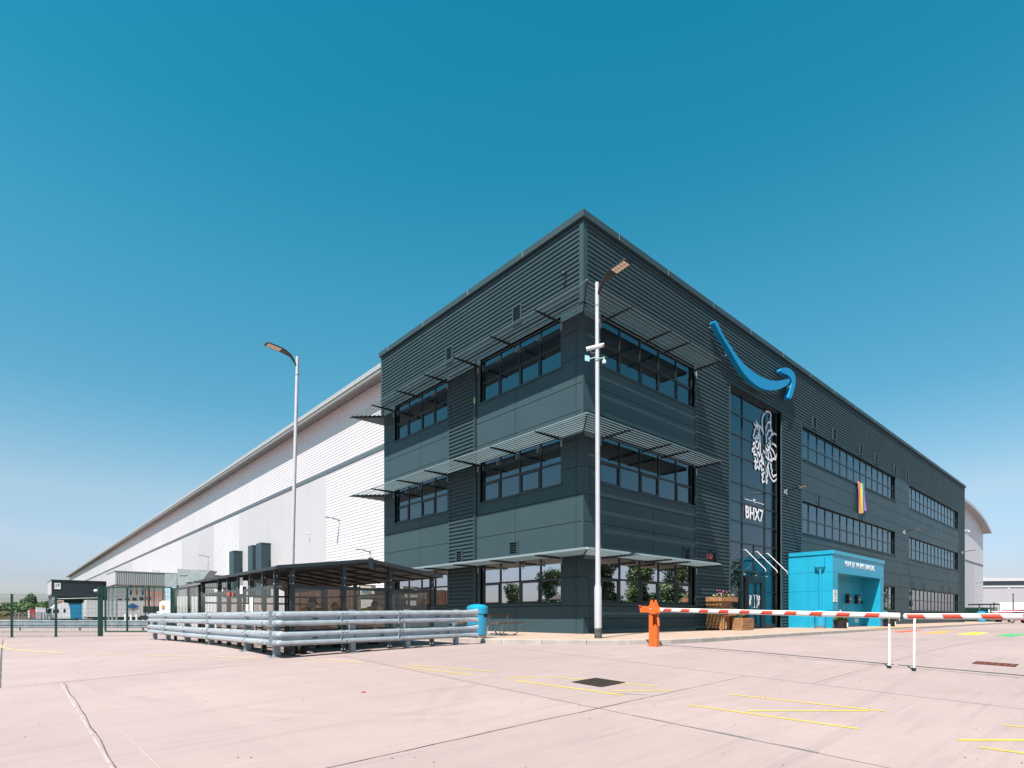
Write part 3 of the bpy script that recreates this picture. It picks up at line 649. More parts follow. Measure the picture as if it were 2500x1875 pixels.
A1 = [(8.43,13.99),(8.52,14.10),(8.69,14.12),(8.82,14.03),(9.26,13.67),(9.96,13.41),(10.54,13.14),(11.43,12.91),(12.52,12.82),(13.68,12.88),(14.63,13.05),(15.63,13.37),(16.40,13.68),(16.57,13.70),(16.59,13.57),(16.28,13.29),(15.44,12.86),(14.45,12.5),(13.34,12.28),(12.36,12.28),(11.51,12.42),(10.83,12.66),(10.25,12.98),(9.68,13.29),(9.06,13.6),(8.66,13.84)]
A2 = [(15.44,13.85),(15.62,14.02),(16.0,14.17),(16.57,14.28),(17.06,14.24),(17.32,14.07),(17.36,13.74),(17.15,13.28),(16.91,12.85),(16.71,12.66),(16.52,12.58),(16.42,12.66),(16.47,12.80),(16.70,13.16),(16.84,13.45),(16.85,13.68),(16.66,13.82),(16.3,13.85),(15.9,13.80),(15.6,13.76)]
t = thing('smile_arrow_sign', 'large blue curved arrow shaped like a smile, fixed high on the ribbed wall', 'sign', (12.9, -.2, 13.3))
def smooth_poly(P, it=2):
    for _ in range(it):
        n = []
        for a, b in zip(P, P[1:]+P[:1]): n += [(a[0]*.75+b[0]*.25, a[1]*.75+b[1]*.25), (a[0]*.25+b[0]*.75, a[1]*.25+b[1]*.75)]
        P = n
    return P
for nm, Pp in (('smile_curve', A1), ('arrow_head', A2)):
    m = MB(); m.prism([(a, -.40, b) for a, b in smooth_poly(Pp)], (0, .24, 0)); m.build(nm, ARROW, t, smooth=True)
m = MB()
for a, b in ((8.7, 13.95), (10.2, 13.15), (12.5, 12.55), (14.6, 12.8), (16.2, 13.4), (17.0, 13.9), (16.7, 12.9)): m.cyl((a, -.17, b), (a, .03, b), .03, n=8)
m.build('standoff', GALVD, t)
def wall_lamp(loc, rz, label, L_=1.1):
    t = thing('wall_lamp', label, 'wall lamp', loc, rz, 'floodlights on the walls')
    m = MB(); m.box((-.045, -.09, -.09), (.045, 0, .10)); m.cyl((0, -.12, -.16), (0, -.12, .14), .035, n=12); m.build('bracket', GALVD, t, world=False)
    h = MB(); pr = [(.0, -.02, .035), (.18, .03, .05), (.42, .10, .10), (.62, .13, .15), (L_, .16, .15), (L_+.03, .15, .10)]
    vs = []
    for y_, z_, w_ in pr: vs += [(-w_, -.12-y_, z_), (w_, -.12-y_, z_), (w_*.85, -.12-y_, z_+.05), (-w_*.85, -.12-y_, z_+.05)]
    fs = [(4*i+a, 4*i+(a+1) % 4, 4*i+4+(a+1) % 4, 4*i+4+a) for i in range(len(pr)-1) for a in range(4)]+[(0,1,2,3), (4*len(pr)-1, 4*len(pr)-2, 4*len(pr)-3, 4*len(pr)-4)]
    h.add(vs, fs); h.build('lamp_head', BLK, t, world=False, smooth=True)
    e = MB(); e.add([(-.12, -.78, .125), (.12, -.78, .125), (.12, -1.16, .150), (-.12, -1.16, .150)], [(0,1,2,3)]); e.build('led_panel', LED, t, world=False, normals=False)
    return t
wall_lamp((16.78, -.03, 7.62), 0, 'black curved floodlight on the south wall just right of the entrance glazing')
wall_lamp((39.75, -.03, 7.66), 0, 'black curved floodlight on the smooth panels between the two far window rows')
wall_lamp((61.95, -.03, 7.66), 0, 'black curved floodlight on the ribbed strip at the far right end of the office block')
def dome_cam(loc, rz, label, grp=None):
    t = thing('security_camera', label, 'camera', loc, rz, grp)
    m = MB(); m.tube([(0, 0, 0), (0, -.18, .03), (0, -.32, .03), (0, -.38, -.02), (0, -.38, -.08)], .022, 8); m.box((-.06, -.02, -.08), (.06, 0, .08)); m.build('arm', WHITEP, t, world=False)
    m = MB(); m.lathe([(.04, 0), (.075, -.02), (.09, -.08), (.095, -.13)], (0, -.38, -.06)); m.build('housing', WHITEP, t, world=False, smooth=True)
    m = MB(); m.ell((0, -.38, -.19), (.075, .075, .08)); m.build('lens_dome', BLK, t, world=False, smooth=True); return t
dome_cam((63.45, -.03, 10.2), .3, 'white dome camera on the far right corner of the office block')
dome_cam((.30, -.0, 13.35), PI, 'tiny dark dome camera under the roof edge') if False else None
t = thing('bullet_camera', 'small dark camera on the west ribbed wall near the roof corner', 'camera', (-.02, .79, 13.3))
m = MB(); m.cyl((-.02, .79, 13.3), (-.16, .79, 13.26), .03, n=8); m.build('arm', BLK, t); m = MB(); m.ell((-.2, .79, 13.22), (.08, .08, .09)); m.build('housing', BLK, t, smooth=True)
t = thing('alarm_bell', 'red round alarm bell beside the louvred vent left of the entrance', 'alarm bell', (8.61, -.03, 3.49))
m = MB(); m.ell((8.61, -.10, 3.49), (.17, .10, .15)); m.build('gong', mat('alarm_red', (.55, .02, .02), .25, coat=.5), t, smooth=True); m = MB(); m.box((8.5, -.05, 3.4), (8.74, .03, 3.6)); m.build('back_plate', WHITEP, t)
FLAGM = [mat('flag_%s' % n, c, .75, var=.06) for n, c in (('pink', (.9, .25, .38)), ('white', (.9, .75, .72)), ('orange', (.9, .33, .05)), ('yellow', (.88, .65, .1)), ('teal', (.02, .42, .42)), ('blue', (.02, .16, .55)), ('violet', (.45, .2, .65)))]
m = MB(); nx = 14; nz_ = 10; x0, x1, z0, z1 = 28.45, 30.05, 8.1, 10.08
for i in range(nx+1):
    for k in range(nz_+1):
        u = i/nx; v = k/nz_; m.v.append((x0+(x1-x0)*u+.05*math.sin(6*v+u*2), -.09-.05*math.sin(u*11+v*2.2)-.05*v, z1-(z1-z0)*v-.12*(1-u)*v-.12*math.sin(u*5)*v))
for i in range(nx):
    for k in range(nz_): m.f.append((i*(nz_+1)+k, (i+1)*(nz_+1)+k, (i+1)*(nz_+1)+k+1, i*(nz_+1)+k+1)); m.m.append(min(6, i//2))
tag(m.build('rainbow_flag', FLAGM, normals=False, smooth=True), 'rainbow striped flag hanging below the top row of windows', 'flag')
# ------------------------------------------------------------------ blue drinks and coffee kiosk by the entrance
kt = thing('blue_kiosk', 'bright blue box shelter with white words HOME OF THE BHX7 DRAGONS over its open front', 'kiosk', (21.7, -1.1, .118))
KX0, KX1, KY, KT, BX0, BX1, BZ, BY = 17.35, 26.1, -2.29, 4.06, 18.12, 25.39, 3.15, -1.35
m = MB(); ZK = [1.08, 2.1, 3.12]
def kp(a0, a1, ax, f, zj, z0, z1, aj=()): panels(m, ax, f, a0, a1, z0, z1, zj, list(aj), th=.03, gap=.007)
kp(KY+.03, .0, 'y', KX0+.03, ZK, .12, KT, (-1.05,)); kp(KX0, BX0, 'x', KY+.03, ZK, .12, KT); kp(BX1, KX1, 'x', KY+.03, ZK, .12, KT); kp(BX0, BX1, 'x', KY+.03, [], BZ, KT)
m.box((KX0+.03, KY+.03, .12), (BX0-.001, BY, KT)); m.box((BX1+.001, KY+.03, .12), (KX1-.03, BY, KT)); m.box((BX0, KY+.03, BZ), (BX1, BY, KT)); m.box((KX0+.03, BY+.001, .12), (KX1-.03, 0, KT))
m.box((KX1-.03, KY+.03, .12), (KX1, -.02, KT))
m.box((BX0-.04, KY-.015, BZ-.06), (BX1+.04, KY+.05, BZ))
m.build('wall', BLUE, kt)
m = MB(); m.box((KX0-.05, KY-.05, KT), (KX1+.05, -.035, 4.26)); m.build('roof_edge', BLUE, kt, bevel=.01)
m = MB()
for z in ZK[:3]: m.box((BX0, BY-.002, z), (BX1, BY-.0005, z+.012))
m.build('panel_joint', mat('joint_shadow_blue', (.003, .06, .1), .7), kt)
text('HOME OF THE BHX7 DRAGONS', 'lettering', .46, DEC, (21.70, KY-.012, 3.64), SOUTH, .70, -.004, kt, ext=.005, spacing=1.10)
m = MB(); m.box((KX0-.20, -1.93, 3.40), (KX0, -1.47, 3.92)); m.prism([(KX0-.20, -1.93, 3.40), (KX0-.20, -1.47, 3.40), (KX0-.09, -1.60, 3.17), (KX0-.09, -1.80, 3.17)], (.09, 0, 0)); m.build('rainwater_hopper', BLUE, kt)
m = MB(); m.tube([(KX0-.10, -1.70, 3.3), (KX0-.10, -1.70, .4), (KX0-.13, -1.70, .22), (KX0-.22, -1.70, .17)], .055, 14); m.build('downpipe', BLUEB, kt, smooth=True)
m = MB(); m.box((17.40, KY-.02, 1.52), (17.95, KY-.005, 2.16), 0); m.box((17.52, KY-.0225, 1.95), (17.83, KY-.0205, 2.0), 1); m.box((17.55, KY-.0225, 1.86), (17.8, KY-.0205, 1.89), 1); m.box((17.6, KY-.0225, 1.8), (17.75, KY-.0205, 1.82), 1); m.box((17.64, KY-.0225, 2.06), (17.71, KY-.0205, 2.12), 1); m.ell((17.67, KY-.022, 1.65), (.07, .004, .11), mi=2)
m.build('notice', [WHITEP, mat('notice_grey', (.2, .2, .22), .6), mat('notice_mid', (.45, .45, .45), .6)], kt)
m = MB(); m.cyl((18.16, -1.75, 2.78), (18.30, -1.75, 2.78), .04, n=10); m.tube([(18.3, -1.75, 2.78), (18.42, -1.78, 2.72), (18.38, -1.8, 2.60)], .02); m.cyl((18.38, -1.8, 2.62), (18.36, -1.84, 2.46), .05, .085, n=12); m.build('spot_lamp', WHITEP, kt, smooth=True)
for i, x_ in enumerate((22.4, 24.0)):
    t = thing('wall_dispenser', 'black wall dispenser with two round dials, %s in the blue kiosk' % ('left of the pair' if i == 0 else 'right of the pair'), 'dispenser', (x_, BY, 1.8), group='black dispensers on the kiosk back wall')
    m = MB(); m.box((x_-.22, BY-.20, 1.52), (x_+.22, BY-.002, 2.06)); m.build('case', BLK, t, bevel=.02)
    m = MB(); m.box((x_-.17, BY-.208, 1.72), (x_+.17, BY-.2005, 1.99)); m.build('face_plate', mat('pale_face', (.5, .62, .66), .4), t)
    for q in (-.08, .08):
        d = MB(); d.cyl((x_+q, BY-.222, 1.90), (x_+q, BY-.2085, 1.90), .06, n=16); d.build('dial', mat('dial_blue', (.02, .16, .3), .4), t)
    m = MB(); m.cyl((x_, BY-.225, 1.60), (x_, BY-.2, 1.60), .05, n=14); m.build('cup_rest', WHITEP, t)
m = MB()
for x_ in (24.75, 25.1): m.box((x_-.07, BY-.05, 1.56), (x_+.07, BY-.002, 1.72))
m.build('socket_box', BLK, kt)
m = MB(); m.box((23.75, BY-.02, .36), (24.45, BY-.003, .60)); m.build('low_sign', WHITEP, kt)
def nsign(x_, z_):
    m = MB(); m.box((x_-.09, -.02, z_-.14), (x_+.09, -.003, z_+.14), 0); m.box((x_-.05, -.0245, z_-.08), (x_+.05, -.0205, z_-.01), 1); m.box((x_-.05, -.0245, z_+.03), (x_+.05, -.0205, z_+.08), 1)
    m.build('small_plate', [WHITEP, BLK], off)
for a in (27.6, 29.9, 38.8): nsign(a, .52)
# ------------------------------------------------------------------ litter bins
def bin_(loc, label, slots=True, open_=False, rz=0):
    t = thing('litter_bin', label, 'litter bin', loc, rz, 'blue litter bins')
    m = MB(); m.lathe([(.275, .10), (.28, .12), (.285, .72)], n=32); m.build('body', BLUEB, t, world=False, smooth=True)
    m = MB(); m.lathe([(.305, .70), (.305, .80), (.31, .86), (.30, .90), (.20, .955), (.08, .975), (.0, .98)], n=32); m.build('hood', BLUEB, t, world=False, smooth=True)
    m = MB(); m.lathe([(.27, .72), (.27, .80)], n=24); m.build('inner', BLK, t, world=False)
    for a in (0, 90, 180, 270):
        s = MB(); c, n_ = math.cos(R_(a)), math.sin(R_(a)); n2 = 6
        vs = []
        for k in range(n2+1):
            b = R_(a)-.32+.64*k/n2; vs += [(.289*math.cos(b), .289*math.sin(b), .60), (.289*math.cos(b), .289*math.sin(b), .735)]
        s.add(vs, [(2*k, 2*k+2, 2*k+3, 2*k+1) for k in range(n2)]); s.build('slot', BLACK, t, world=False, normals=False)
    m = MB(); m.lathe([(.24, -.0), (.25, .02), (.25, .10)], n=28); m.build('plinth', KERB, t, world=False, smooth=True)
    return t
b1 = bin_((-5.20, -.52, .12), 'round blue litter bin at the end of the galvanised guardrail', rz=.35)
dup(b1, (16.55, -1.95, .12), .3, 'round blue litter bin against the left wall of the blue kiosk')
dup(b1, (27.35, -1.9, .12), .7, 'round blue litter bin just right of the blue kiosk')
dup(b1, (66.6, -1.0, .0), .5, 'small far blue litter bin in front of the green palisade by the red car', scale=(1.36,)*3)
# ------------------------------------------------------------------ planters
def leaves(mb, c, r, n, size, mi=0, seed=1, up=.5):
    rn = random.Random(seed)
    for _ in range(n):
        d = Vector((rn.gauss(0, 1), rn.gauss(0, 1), abs(rn.gauss(0, 1)))).normalized(); p = Vector(c)+Vector((d.x*r[0], d.y*r[1], d.z*r[2]))*rn.uniform(.35, 1)
        a = (d+Vector((rn.uniform(-.6, .6), rn.uniform(-.6, .6), up))).normalized(); b = a.cross(Vector((rn.random(), rn.random(), rn.random()))).normalized(); s = size*rn.uniform(.6, 1.3)
        mb.add([p-a*s*.5, p+b*s*.28, p+a*s*.7, p-b*s*.28], [(0, 1, 2, 3)], mi)
def blooms(mb, c, r, n, size, mats_i, seed):
    rn = random.Random(seed)
    for _ in range(n):
        p = Vector(c)+Vector((rn.uniform(-1, 1)*r[0], rn.uniform(-1, 1)*r[1], rn.uniform(.5, 1)*r[2])); mb.ell(p, (size, size, size*.7), 7, 4, mi=rn.choice(mats_i))
pl = thing('pallet_planter', 'tall pallet wood planter with pink flowers on top and red ones halfway', 'planter', (9.1, -.45, .118))
def planks(mb, x0, x1, y0, y1, z0, z1, n, gap=.012, ax='z'):
    st = (z1-z0)/n
    for i in range(n): mb.box((x0, y0, z0+i*st+gap/2), (x1, y1, z0+(i+1)*st-gap/2))
m = MB()
m.box((8.38, -.78, .12), (8.46, -.70, 1.52)); m.box((8.38, -.12, .12), (8.46, -.04, 1.52)); m.box((9.30, -.78, .12), (9.38, -.70, 1.3)); m.box((9.3, -.12, .12), (9.38, -.04, 1.5))
for x_ in (8.62, 8.86, 9.10): m.bar((x_-.10, -.80, .16), (x_, -.76, .80), .05, .05)
m.build('frame', WOOD, pl)
m = MB(); planks(m, 8.42, 9.36, -.76, -.73, .22, 1.42, 9); planks(m, 8.385, 8.415, -.74, -.08, .2, 1.45, 9); planks(m, 9.335, 9.365, -.74, -.08, .2, 1.3, 8); m.build('slats', WOOD, pl)
m = MB(); m.box((8.32, -.84, 1.42), (9.78, -.80, 1.62)); m.box((8.32, -.10, 1.42), (9.78, -.06, 1.62)); m.box((8.32, -.80, 1.42), (8.36, -.10, 1.62)); m.box((9.74, -.80, 1.42), (9.78, -.10, 1.62)); m.box((8.36, -.8, 1.46), (9.74, -.1, 1.55)); m.build('top_trough', WOOD, pl)
m = MB(); m.box((8.6, -1.05, .78), (9.85, -1.01, .98)); m.box((8.6, -.84, .78), (8.64, -1.01, .98)); m.box((9.81, -.84, .78), (9.85, -1.01, .98)); m.box((8.6, -1.01, .80), (9.85, -.80, .88)); m.build('middle_trough', WOOD, pl)
m = MB(); leaves(m, (9.05, -.45, 1.56), (.60, .3, .26), 260, .09, 0, 3); blooms(m, (8.9, -.5, 1.60), (.35, .25, .36), 9, .035, [1], 4); blooms(m, (8.55, -.55, 1.56), (.2, .2, .2), 10, .03, [2, 3], 5); blooms(m, (9.6, -.55, 1.56), (.15, .2, .2), 8, .03, [2, 3], 6); m.build('top_flowers', [LEAF, PINK, WPET, YPET], pl, normals=False)
m = MB(); leaves(m, (9.1, -.92, .95), (.55, .12, .18), 150, .08, 0, 7); blooms(m, (8.7, -.95, .95), (.15, .1, .12), 8, .035, [1], 8); blooms(m, (9.6, -.95, .95), (.15, .1, .12), 6, .035, [1], 9); m.build('red_flowers', [LEAF, REDP], pl, normals=False)
pc = thing('crate_planter', 'low square crate planter of brown planks holding a variegated spiky plant', 'planter', (9.55, -1.15, .118))
m = MB()
for q in ((9.1, -1.42, 10.15, -1.38), (9.1, -.94, 10.15, -.90)): planks(m, q[0], q[2], q[1], q[3], .13, .68, 5, .01)
for q in ((9.1, -1.38, 9.14, -.94), (10.11, -1.38, 10.15, -.94)): planks(m, q[0], q[2], q[1], q[3], .13, .68, 5, .01)
m.build('plank_sides', WOOD, pc); m = MB(); m.box((9.14, -1.38, .5), (10.11, -.94, .62)); m.build('soil', SOIL, pc)
m = MB(); rn = random.Random(5)
for _ in range(70):
    a = rn.uniform(0, 2*PI); l_ = rn.uniform(.2, .42); c = Vector((9.5+rn.uniform(-.12, .12), -1.15, .62)); d = Vector((math.cos(a), math.sin(a)*.7, 0)); s = d.cross(Vector((0, 0, 1)))*.018
    p1 = c+d*l_*.45+Vector((0, 0, l_*.75)); p2 = c+d*l_+Vector((0, 0, l_*.55)); m.add([c-s, c+s, p1+s, p1-s, p2], [(0, 1, 2, 3), (3, 2, 4)], rn.choice([0, 1, 1]))
m.build('spiky_plant', [LEAF, LEAFP], pc, normals=False)
def pot(loc, label, seed):
    t = thing('flower_pot', label, 'flower pot', loc, 0, 'black octagonal flower pots by the kiosk')
    m = MB(); m.lathe([(.30, 0), (.36, .36), (.38, .38), (.38, .42), (.34, .42)], n=8); m.build('pot', BLK, t, world=False)
    m = MB(); m.box((-.14, -.365, .08), (-.02, -.335, .30)); m.build('sticker', WHITEP, t, world=False)
    m = MB(); m.add([(.33*math.cos(R_(a)), .33*math.sin(R_(a)), .40) for a in range(0, 360, 45)], [tuple(range(8))]); m.build('soil', SOIL, t, world=False)
    m = MB(); leaves(m, (0, 0, .42), (.36, .36, .30), 240, .10, 0, seed); leaves(m, (-.05, 0, .45), (.22, .22, .30), 50, .12, 1, seed+1); blooms(m, (.02, 0, .48), (.18, .18, .26), 10, .035, [2, 3], seed+2); blooms(m, (.1, -.05, .45), (.28, .25, .12), 12, .03, [2, 3], seed+3)
    m.build('flowers', [LEAF, LEAFP, WPET, YPET], t, world=False, normals=False); return t
pot((17.2, -2.72, .12), 'black octagonal pot of yellow and white flowers left of the kiosk opening', 21)
pot((25.6, -2.72, .12), 'black octagonal pot of white flowers by the right edge of the kiosk', 41)
# ------------------------------------------------------------------ lamp posts
def lamp_post(base, top, arm, label, h0=1.42):
    t = thing('lamp_post', label, 'lamp post', base); b, tp = Vector(base), Vector(top); d = (tp-b)
    def at(h): return b+d*(h/d.length)
    m = MB(); m.tube([at(h) for h in (h0, h0+.15, 3, 6, d.length-.9, d.length)], [.105, .075, .068, .062, .056, .056], 20); m.build('pole', POLE, t, smooth=True)
    m = MB(); m.tube([at(.28), at(h0), at(h0+.06)], [.105, .105, .09], 20); m.box(at(.55)+Vector((.07, -.05, 0)), at(1.1)+Vector((.112, .05, 0))); m.build('base_section', POLE, t, smooth=True)
    m = MB(); m.tube([at(0), at(.29)], [.106, .106], 20); m.build('root_collar', POLEB, t, smooth=True)
    m = MB(); m.tube([at(d.length-.66), at(d.length-.62)], [.066, .066], 16); m.build('ring', GALVD, t, smooth=True)
    a = Vector(arm).normalized(); s = a.cross(Vector((0, 0, 1))); h = MB(); tp2 = at(d.length-.12)
    pr = [(.03, -.28, .03, .04), (.10, -.12, .05, .05), (.24, .06, .08, .05), (.45, .14, .14, .05), (.60, .17, .17, .045), (1.02, .21, .17, .04), (1.10, .215, .13, .03)]
    vs = []
    for l_, z_, w_, th in pr:
        c = tp2+a*l_+Vector((0, 0, z_)); vs += [c-s*w_, c+s*w_, c+s*w_*.85+Vector((0, 0, th)), c-s*w_*.85+Vector((0, 0, th))]
    n = len(pr); h.add(vs, [(4*i+k, 4*i+(k+1) % 4, 4*i+4+(k+1) % 4, 4*i+4+k) for i in range(n-1) for k in range(4)]+[(0, 1, 2, 3), (4*n-1, 4*n-2, 4*n-3, 4*n-4)])
    ho = h.build('lamp_head', BLK, t, smooth=True)
    e = MB()
    for i in range(2):
        for k in range(5):
            l0 = .60+.09*k; w0 = -.135+.14*i
            def P3(l_, w_): return tp2+a*l_+s*w_+Vector((0, 0, .17+(l_-.6)*.095-.004))
            e.add([P3(l0, w0), P3(l0+.078, w0), P3(l0+.078, w0+.125), P3(l0, w0+.125)], [(0, 1, 2, 3)])
    e.build('led_panel', LED, ho, normals=False)
    return t
lamp_post((-2.72, -2.93, .118), (-2.77, -2.93, 10.25), (0, -1, 0), 'tall grey lamp post standing on the pavement in front of the building corner')
lamp_post((-7.85, 6.75, gz(-7.8, 6.75)), (-7.62, 6.70, 9.95), (-1, -.02, 0), 'tall grey lamp post rising behind the smoking shelter, head pointing left')
t = thing('security_camera', 'white bullet camera on a bracket with pale square plate, high on the near lamp post', 'camera', (-2.76, -2.93, 8.3))
m = MB(); m.cyl((-2.76, -2.93, 8.02), (-2.76, -2.93, 8.08), .075, n=14); m.tube([(-2.76, -2.93, 8.28), (-2.86, -2.8, 8.26), (-2.9, -2.78, 8.36)], .016); m.tube([(-2.77, -2.9, 8.14), (-2.92, -2.75, 8.08)], .014); m.build('bracket', GALVD, t)
m = MB(); m.cyl((-2.99, -2.72, 8.36), (-2.70, -3.06, 8.44), .055, n=14); m.build('housing', WHITEP, t, smooth=True); m = MB(); m.cyl((-2.70, -3.06, 8.44), (-2.665, -3.10, 8.45), .062, n=14); m.build('lens_ring', mat('pinkish_lens', (.5, .3, .28), .3), t, smooth=True)
m = MB(); m.add([(-3.05, -2.72, 8.02), (-2.94, -2.80, 8.00), (-2.94, -2.80, 8.15), (-3.05, -2.72, 8.18), (-3.045, -2.713, 8.02), (-2.935, -2.793, 8.00), (-2.935, -2.793, 8.15), (-3.045, -2.713, 8.18)], [(0,1,2,3),(7,6,5,4),(0,4,5,1),(1,5,6,2),(2,6,7,3),(3,7,4,0)]); m.build('plate', mat('pale_blue_plate', (.4, .75, .9), .4), t)
t = thing('security_camera', 'white dome camera with a lime tag hanging on the right of the near lamp post', 'camera', (-2.7, -3.0, 8.0))
m = MB(); m.tube([(-2.72, -2.95, 8.1), (-2.64, -3.04, 8.1), (-2.62, -3.06, 8.04)], .016); m.build('bracket', GALVD, t)
m = MB(); m.ell((-2.615, -3.065, 7.99), (.055, .055, .07), 14, 10); m.build('housing', WHITEP, t, smooth=True); m = MB(); m.ell((-2.615, -3.065, 7.93), (.038, .038, .04), 12, 8); m.build('lens_dome', BLK, t, smooth=True)
m = MB(); m.box((-2.60, -3.05, 8.06), (-2.57, -3.02, 8.16)); m.build('tag', mat('lime_tag', (.6, .8, .03), .5), t)
# ------------------------------------------------------------------ road barrier
bt = thing('road_barrier', 'orange steel barrier post carrying the long red and white striped arm', 'barrier', (-3.03, -5.02, gz(-3, -5)))
ORF = ORNG; g0 = gz(-3, -5)
m = MB(); m.box((-3.16, -5.16, g0), (-2.90, -4.86, g0+.015)); m.build('base_plate', ORF, bt)
m = MB(); m.box((-3.10, -5.02, g0+.012), (-3.0895, -4.90, .97)); m.box((-2.97, -5.02, g0+.012), (-2.96, -4.90, .97)); m.box((-3.0895, -4.912, g0+.012), (-2.97, -4.90, .95)); m.box((-3.0895, -5.13, g0+.012), (-2.97, -5.118, .52)); m.box((-3.10, -5.13, g0+.012), (-3.0895, -5.02, .50)); m.build('post', ORF, bt, bevel=.004)
m = MB(); m.cyl((-3.03, -5.15, .50), (-3.03, -5.12, .84), .022, n=12); m.cyl((-3.03, -5.148, .50), (-3.03, -5.125, .72), .034, n=12); m.build('gas_strut', ORF, bt, smooth=True)
m = MB(); pr = [(-4.64, .90), (-4.64, 1.02), (-4.78, .985), (-4.86, .99), (-4.93, 1.02), (-4.975, 1.16), (-5.02, 1.16), (-5.08, 1.0), (-5.16, .965), (-5.24, .95), (-5.24, .845), (-5.14, .84), (-5.10, .80), (-4.98, .80), (-4.90, .845), (-4.66, .84)]
for x_ in (-3.125, -2.956): m.prism([(x_, a, b) for a, b in pr], (.021, 0, 0))
m.box((-3.10, -4.78, .86), (-2.96, -4.64, .98)); m.build('pivot_cheek', ORF, bt, bevel=.003)
m = MB(); m.cyl((-3.14, -4.975, .93), (-2.92, -4.975, .93), .02, n=12); m.build('pivot_bolt', GALV, bt)
m = MB(); m.cyl((-3.13, -4.70, 1.0), (-3.13, -4.62, 1.01), .018, n=8); m.build('end_reflector', RED, bt)
def arm(par, p, q, r, stripes, name='arm'):
    m = MB(); p, q = Vector(p), Vector(q); m.tube([p, q], r, 20); m.ell(p, (r, r*.3, r), 16, 8); m.ell(q, (r, r*.3, r), 16, 8); o = m.build(name, WHITE, par, smooth=True)
    L_ = (q-p).length; d = (q-p)/L_; U = Vector((0, 0, 1)); X = Vector((1, 0, 0)); 
    for a, b, slant in stripes:
        s = MB(); vs = []; n = 12; k0, k1 = -PI*.28, PI*.28
        for side in (0, 1):
            for i in range(n+1):
                th = k0+(k1-k0)*i/n; off_ = slant*(i/n-.5); c = p+d*((a if side == 0 else b)-off_)
                vs.append(c+(-X*math.cos(th)+U*math.sin(th))*(r+.0015))
        s.add(vs, [(i, i+1, n+2+i, n+1+i) for i in range(n)]); s.build('stripe', RED, o, normals=False)
    return o
st = [(.12+.50*k, .36+.50*k, -.05) for k in range(10)]
arm(bt, (-3.035, -5.20, .905), (-3.2, -10.36, .752), .052, st)
m = MB(); m.tube([(-3.19, -10.20, .71), (-3.19, -10.20, .60), (-3.3, -10.23, -.16)], [.020, .017, .017], 12); m.build('support_leg', WHITE, bt, smooth=True); m = MB(); m.cyl((-3.3, -10.23, -.16), (-3.31, -10.23, -.20), .035, n=12); m.build('foot', BLK, bt)
m = MB(); m.tube([(-3.19+.03*math.cos(R_(a)), -9.38, .83+.03*math.sin(R_(a))) for a in range(0, 361, 30)], .007, 6); m.build('eye_ring', WHITE, bt)
b2 = thing('road_barrier', 'second striped barrier arm on a white leg, running out of the picture at the right', 'barrier', (-3.1, -16.4, gz(-3.1, -16.4)))
st2 = [(.05+.52*k, .31+.52*k, .05) for k in range(11)]
arm(b2, (-3.2, -10.44, .742), (-3.18, -16.4, .74), .05, st2)
m = MB(); m.tube([(-3.22, -10.60, .70), (-3.25, -10.60, .60), (-3.36, -10.62, -.17)], [.019, .016, .016], 12); m.build('support_leg', WHITE, b2, smooth=True); m = MB(); m.cyl((-3.36, -10.62, -.17), (-3.37, -10.62, -.22), .033, n=12); m.build('foot', BLK, b2)
gq = gz(-3.1, -16.5); m = MB(); m.box((-3.16, -16.56, gq), (-3.02, -16.34, .9)); m.box((-3.28, -16.7, gq), (-2.9, -16.2, gq+.015)); m.build('post', ORNG, b2, bevel=.004)
m = MB(); m.tube([(-3.19+.025*math.cos(R_(a)), -11.62, .825+.025*math.sin(R_(a))) for a in range(0, 361, 30)], .007, 6); m.tube([(-3.2, -11.65, .82), (-3.2, -12.2, .817), (-3.2, -16.3, .80)], .006, 6); m.build('stay_wire', WHITE, b2)
# ------------------------------------------------------------------ covers in the ground
def plate(name, lab, q, m_, bars=0, cat='manhole cover'):
    t = thing(name, lab, cat, (q[0][0], q[0][1], gz(*q[0])))
    m = MB(); m.add([(a, b, gz(a, b)+.005) for a, b in q]+[(a, b, gz(a, b)-.05) for a, b in q], [(0,1,2,3), (0,4,5,1), (1,5,6,2), (2,6,7,3), (3,7,4,0)]); m.build('cover', m_, t, normals=False)
    m = MB(); qq = [Vector(v) for v in q]
    for a, b in zip(qq, qq[1:]+qq[:1]): drape(m, a, b, .035, .008, step=.2)
    m.build('frame', RUST, t, normals=False)
    if bars:
        m = MB()
        for k in range(1, bars):
            u = k/bars; drape(m, qq[0].lerp(qq[1], u), qq[3].lerp(qq[2], u), .02, .008, step=.3)
        m.build('bar', BLACK, t, normals=False)
plate('manhole_cover', 'square brown iron manhole cover set in the concrete between yellow lines', ((-8.75, -7.40), (-8.75, -7.97), (-8.18, -7.97), (-8.18, -7.40)), RUST, 9)
plate('drain_grate', 'rusty red rectangular drain grate beyond the second barrier arm', ((-1.38, -11.12), (-1.38, -11.72), (-.90, -11.72), (-.90, -11.12)), RUSTR, 6, cat='drain grate')
# loose grit
gr = MB(); rn = random.Random(11)
for _ in range(130):
    d, l = rn.uniform(3, 12), rn.uniform(-9, 9); x_, y_, z_ = w_of(d, l*d/9); s = rn.uniform(.002, .006)
    gr.box((x_-s, y_-s, z_), (x_+s, y_+s*1.4, z_+s))
tag(gr.build('grit', mat('grit_grey', (.14, .11, .10), .9, var=.5, scale=3), normals=False), kind='stuff')
t = tag(MB().box((-11.6, -6.05, gz(-11.6, -6.05)), (-11.56, -6.0, gz(-11.6, -6)+.012)).build('bottle_cap', REDP), 'tiny red bottle cap lying on the open concrete', 'bottle cap')
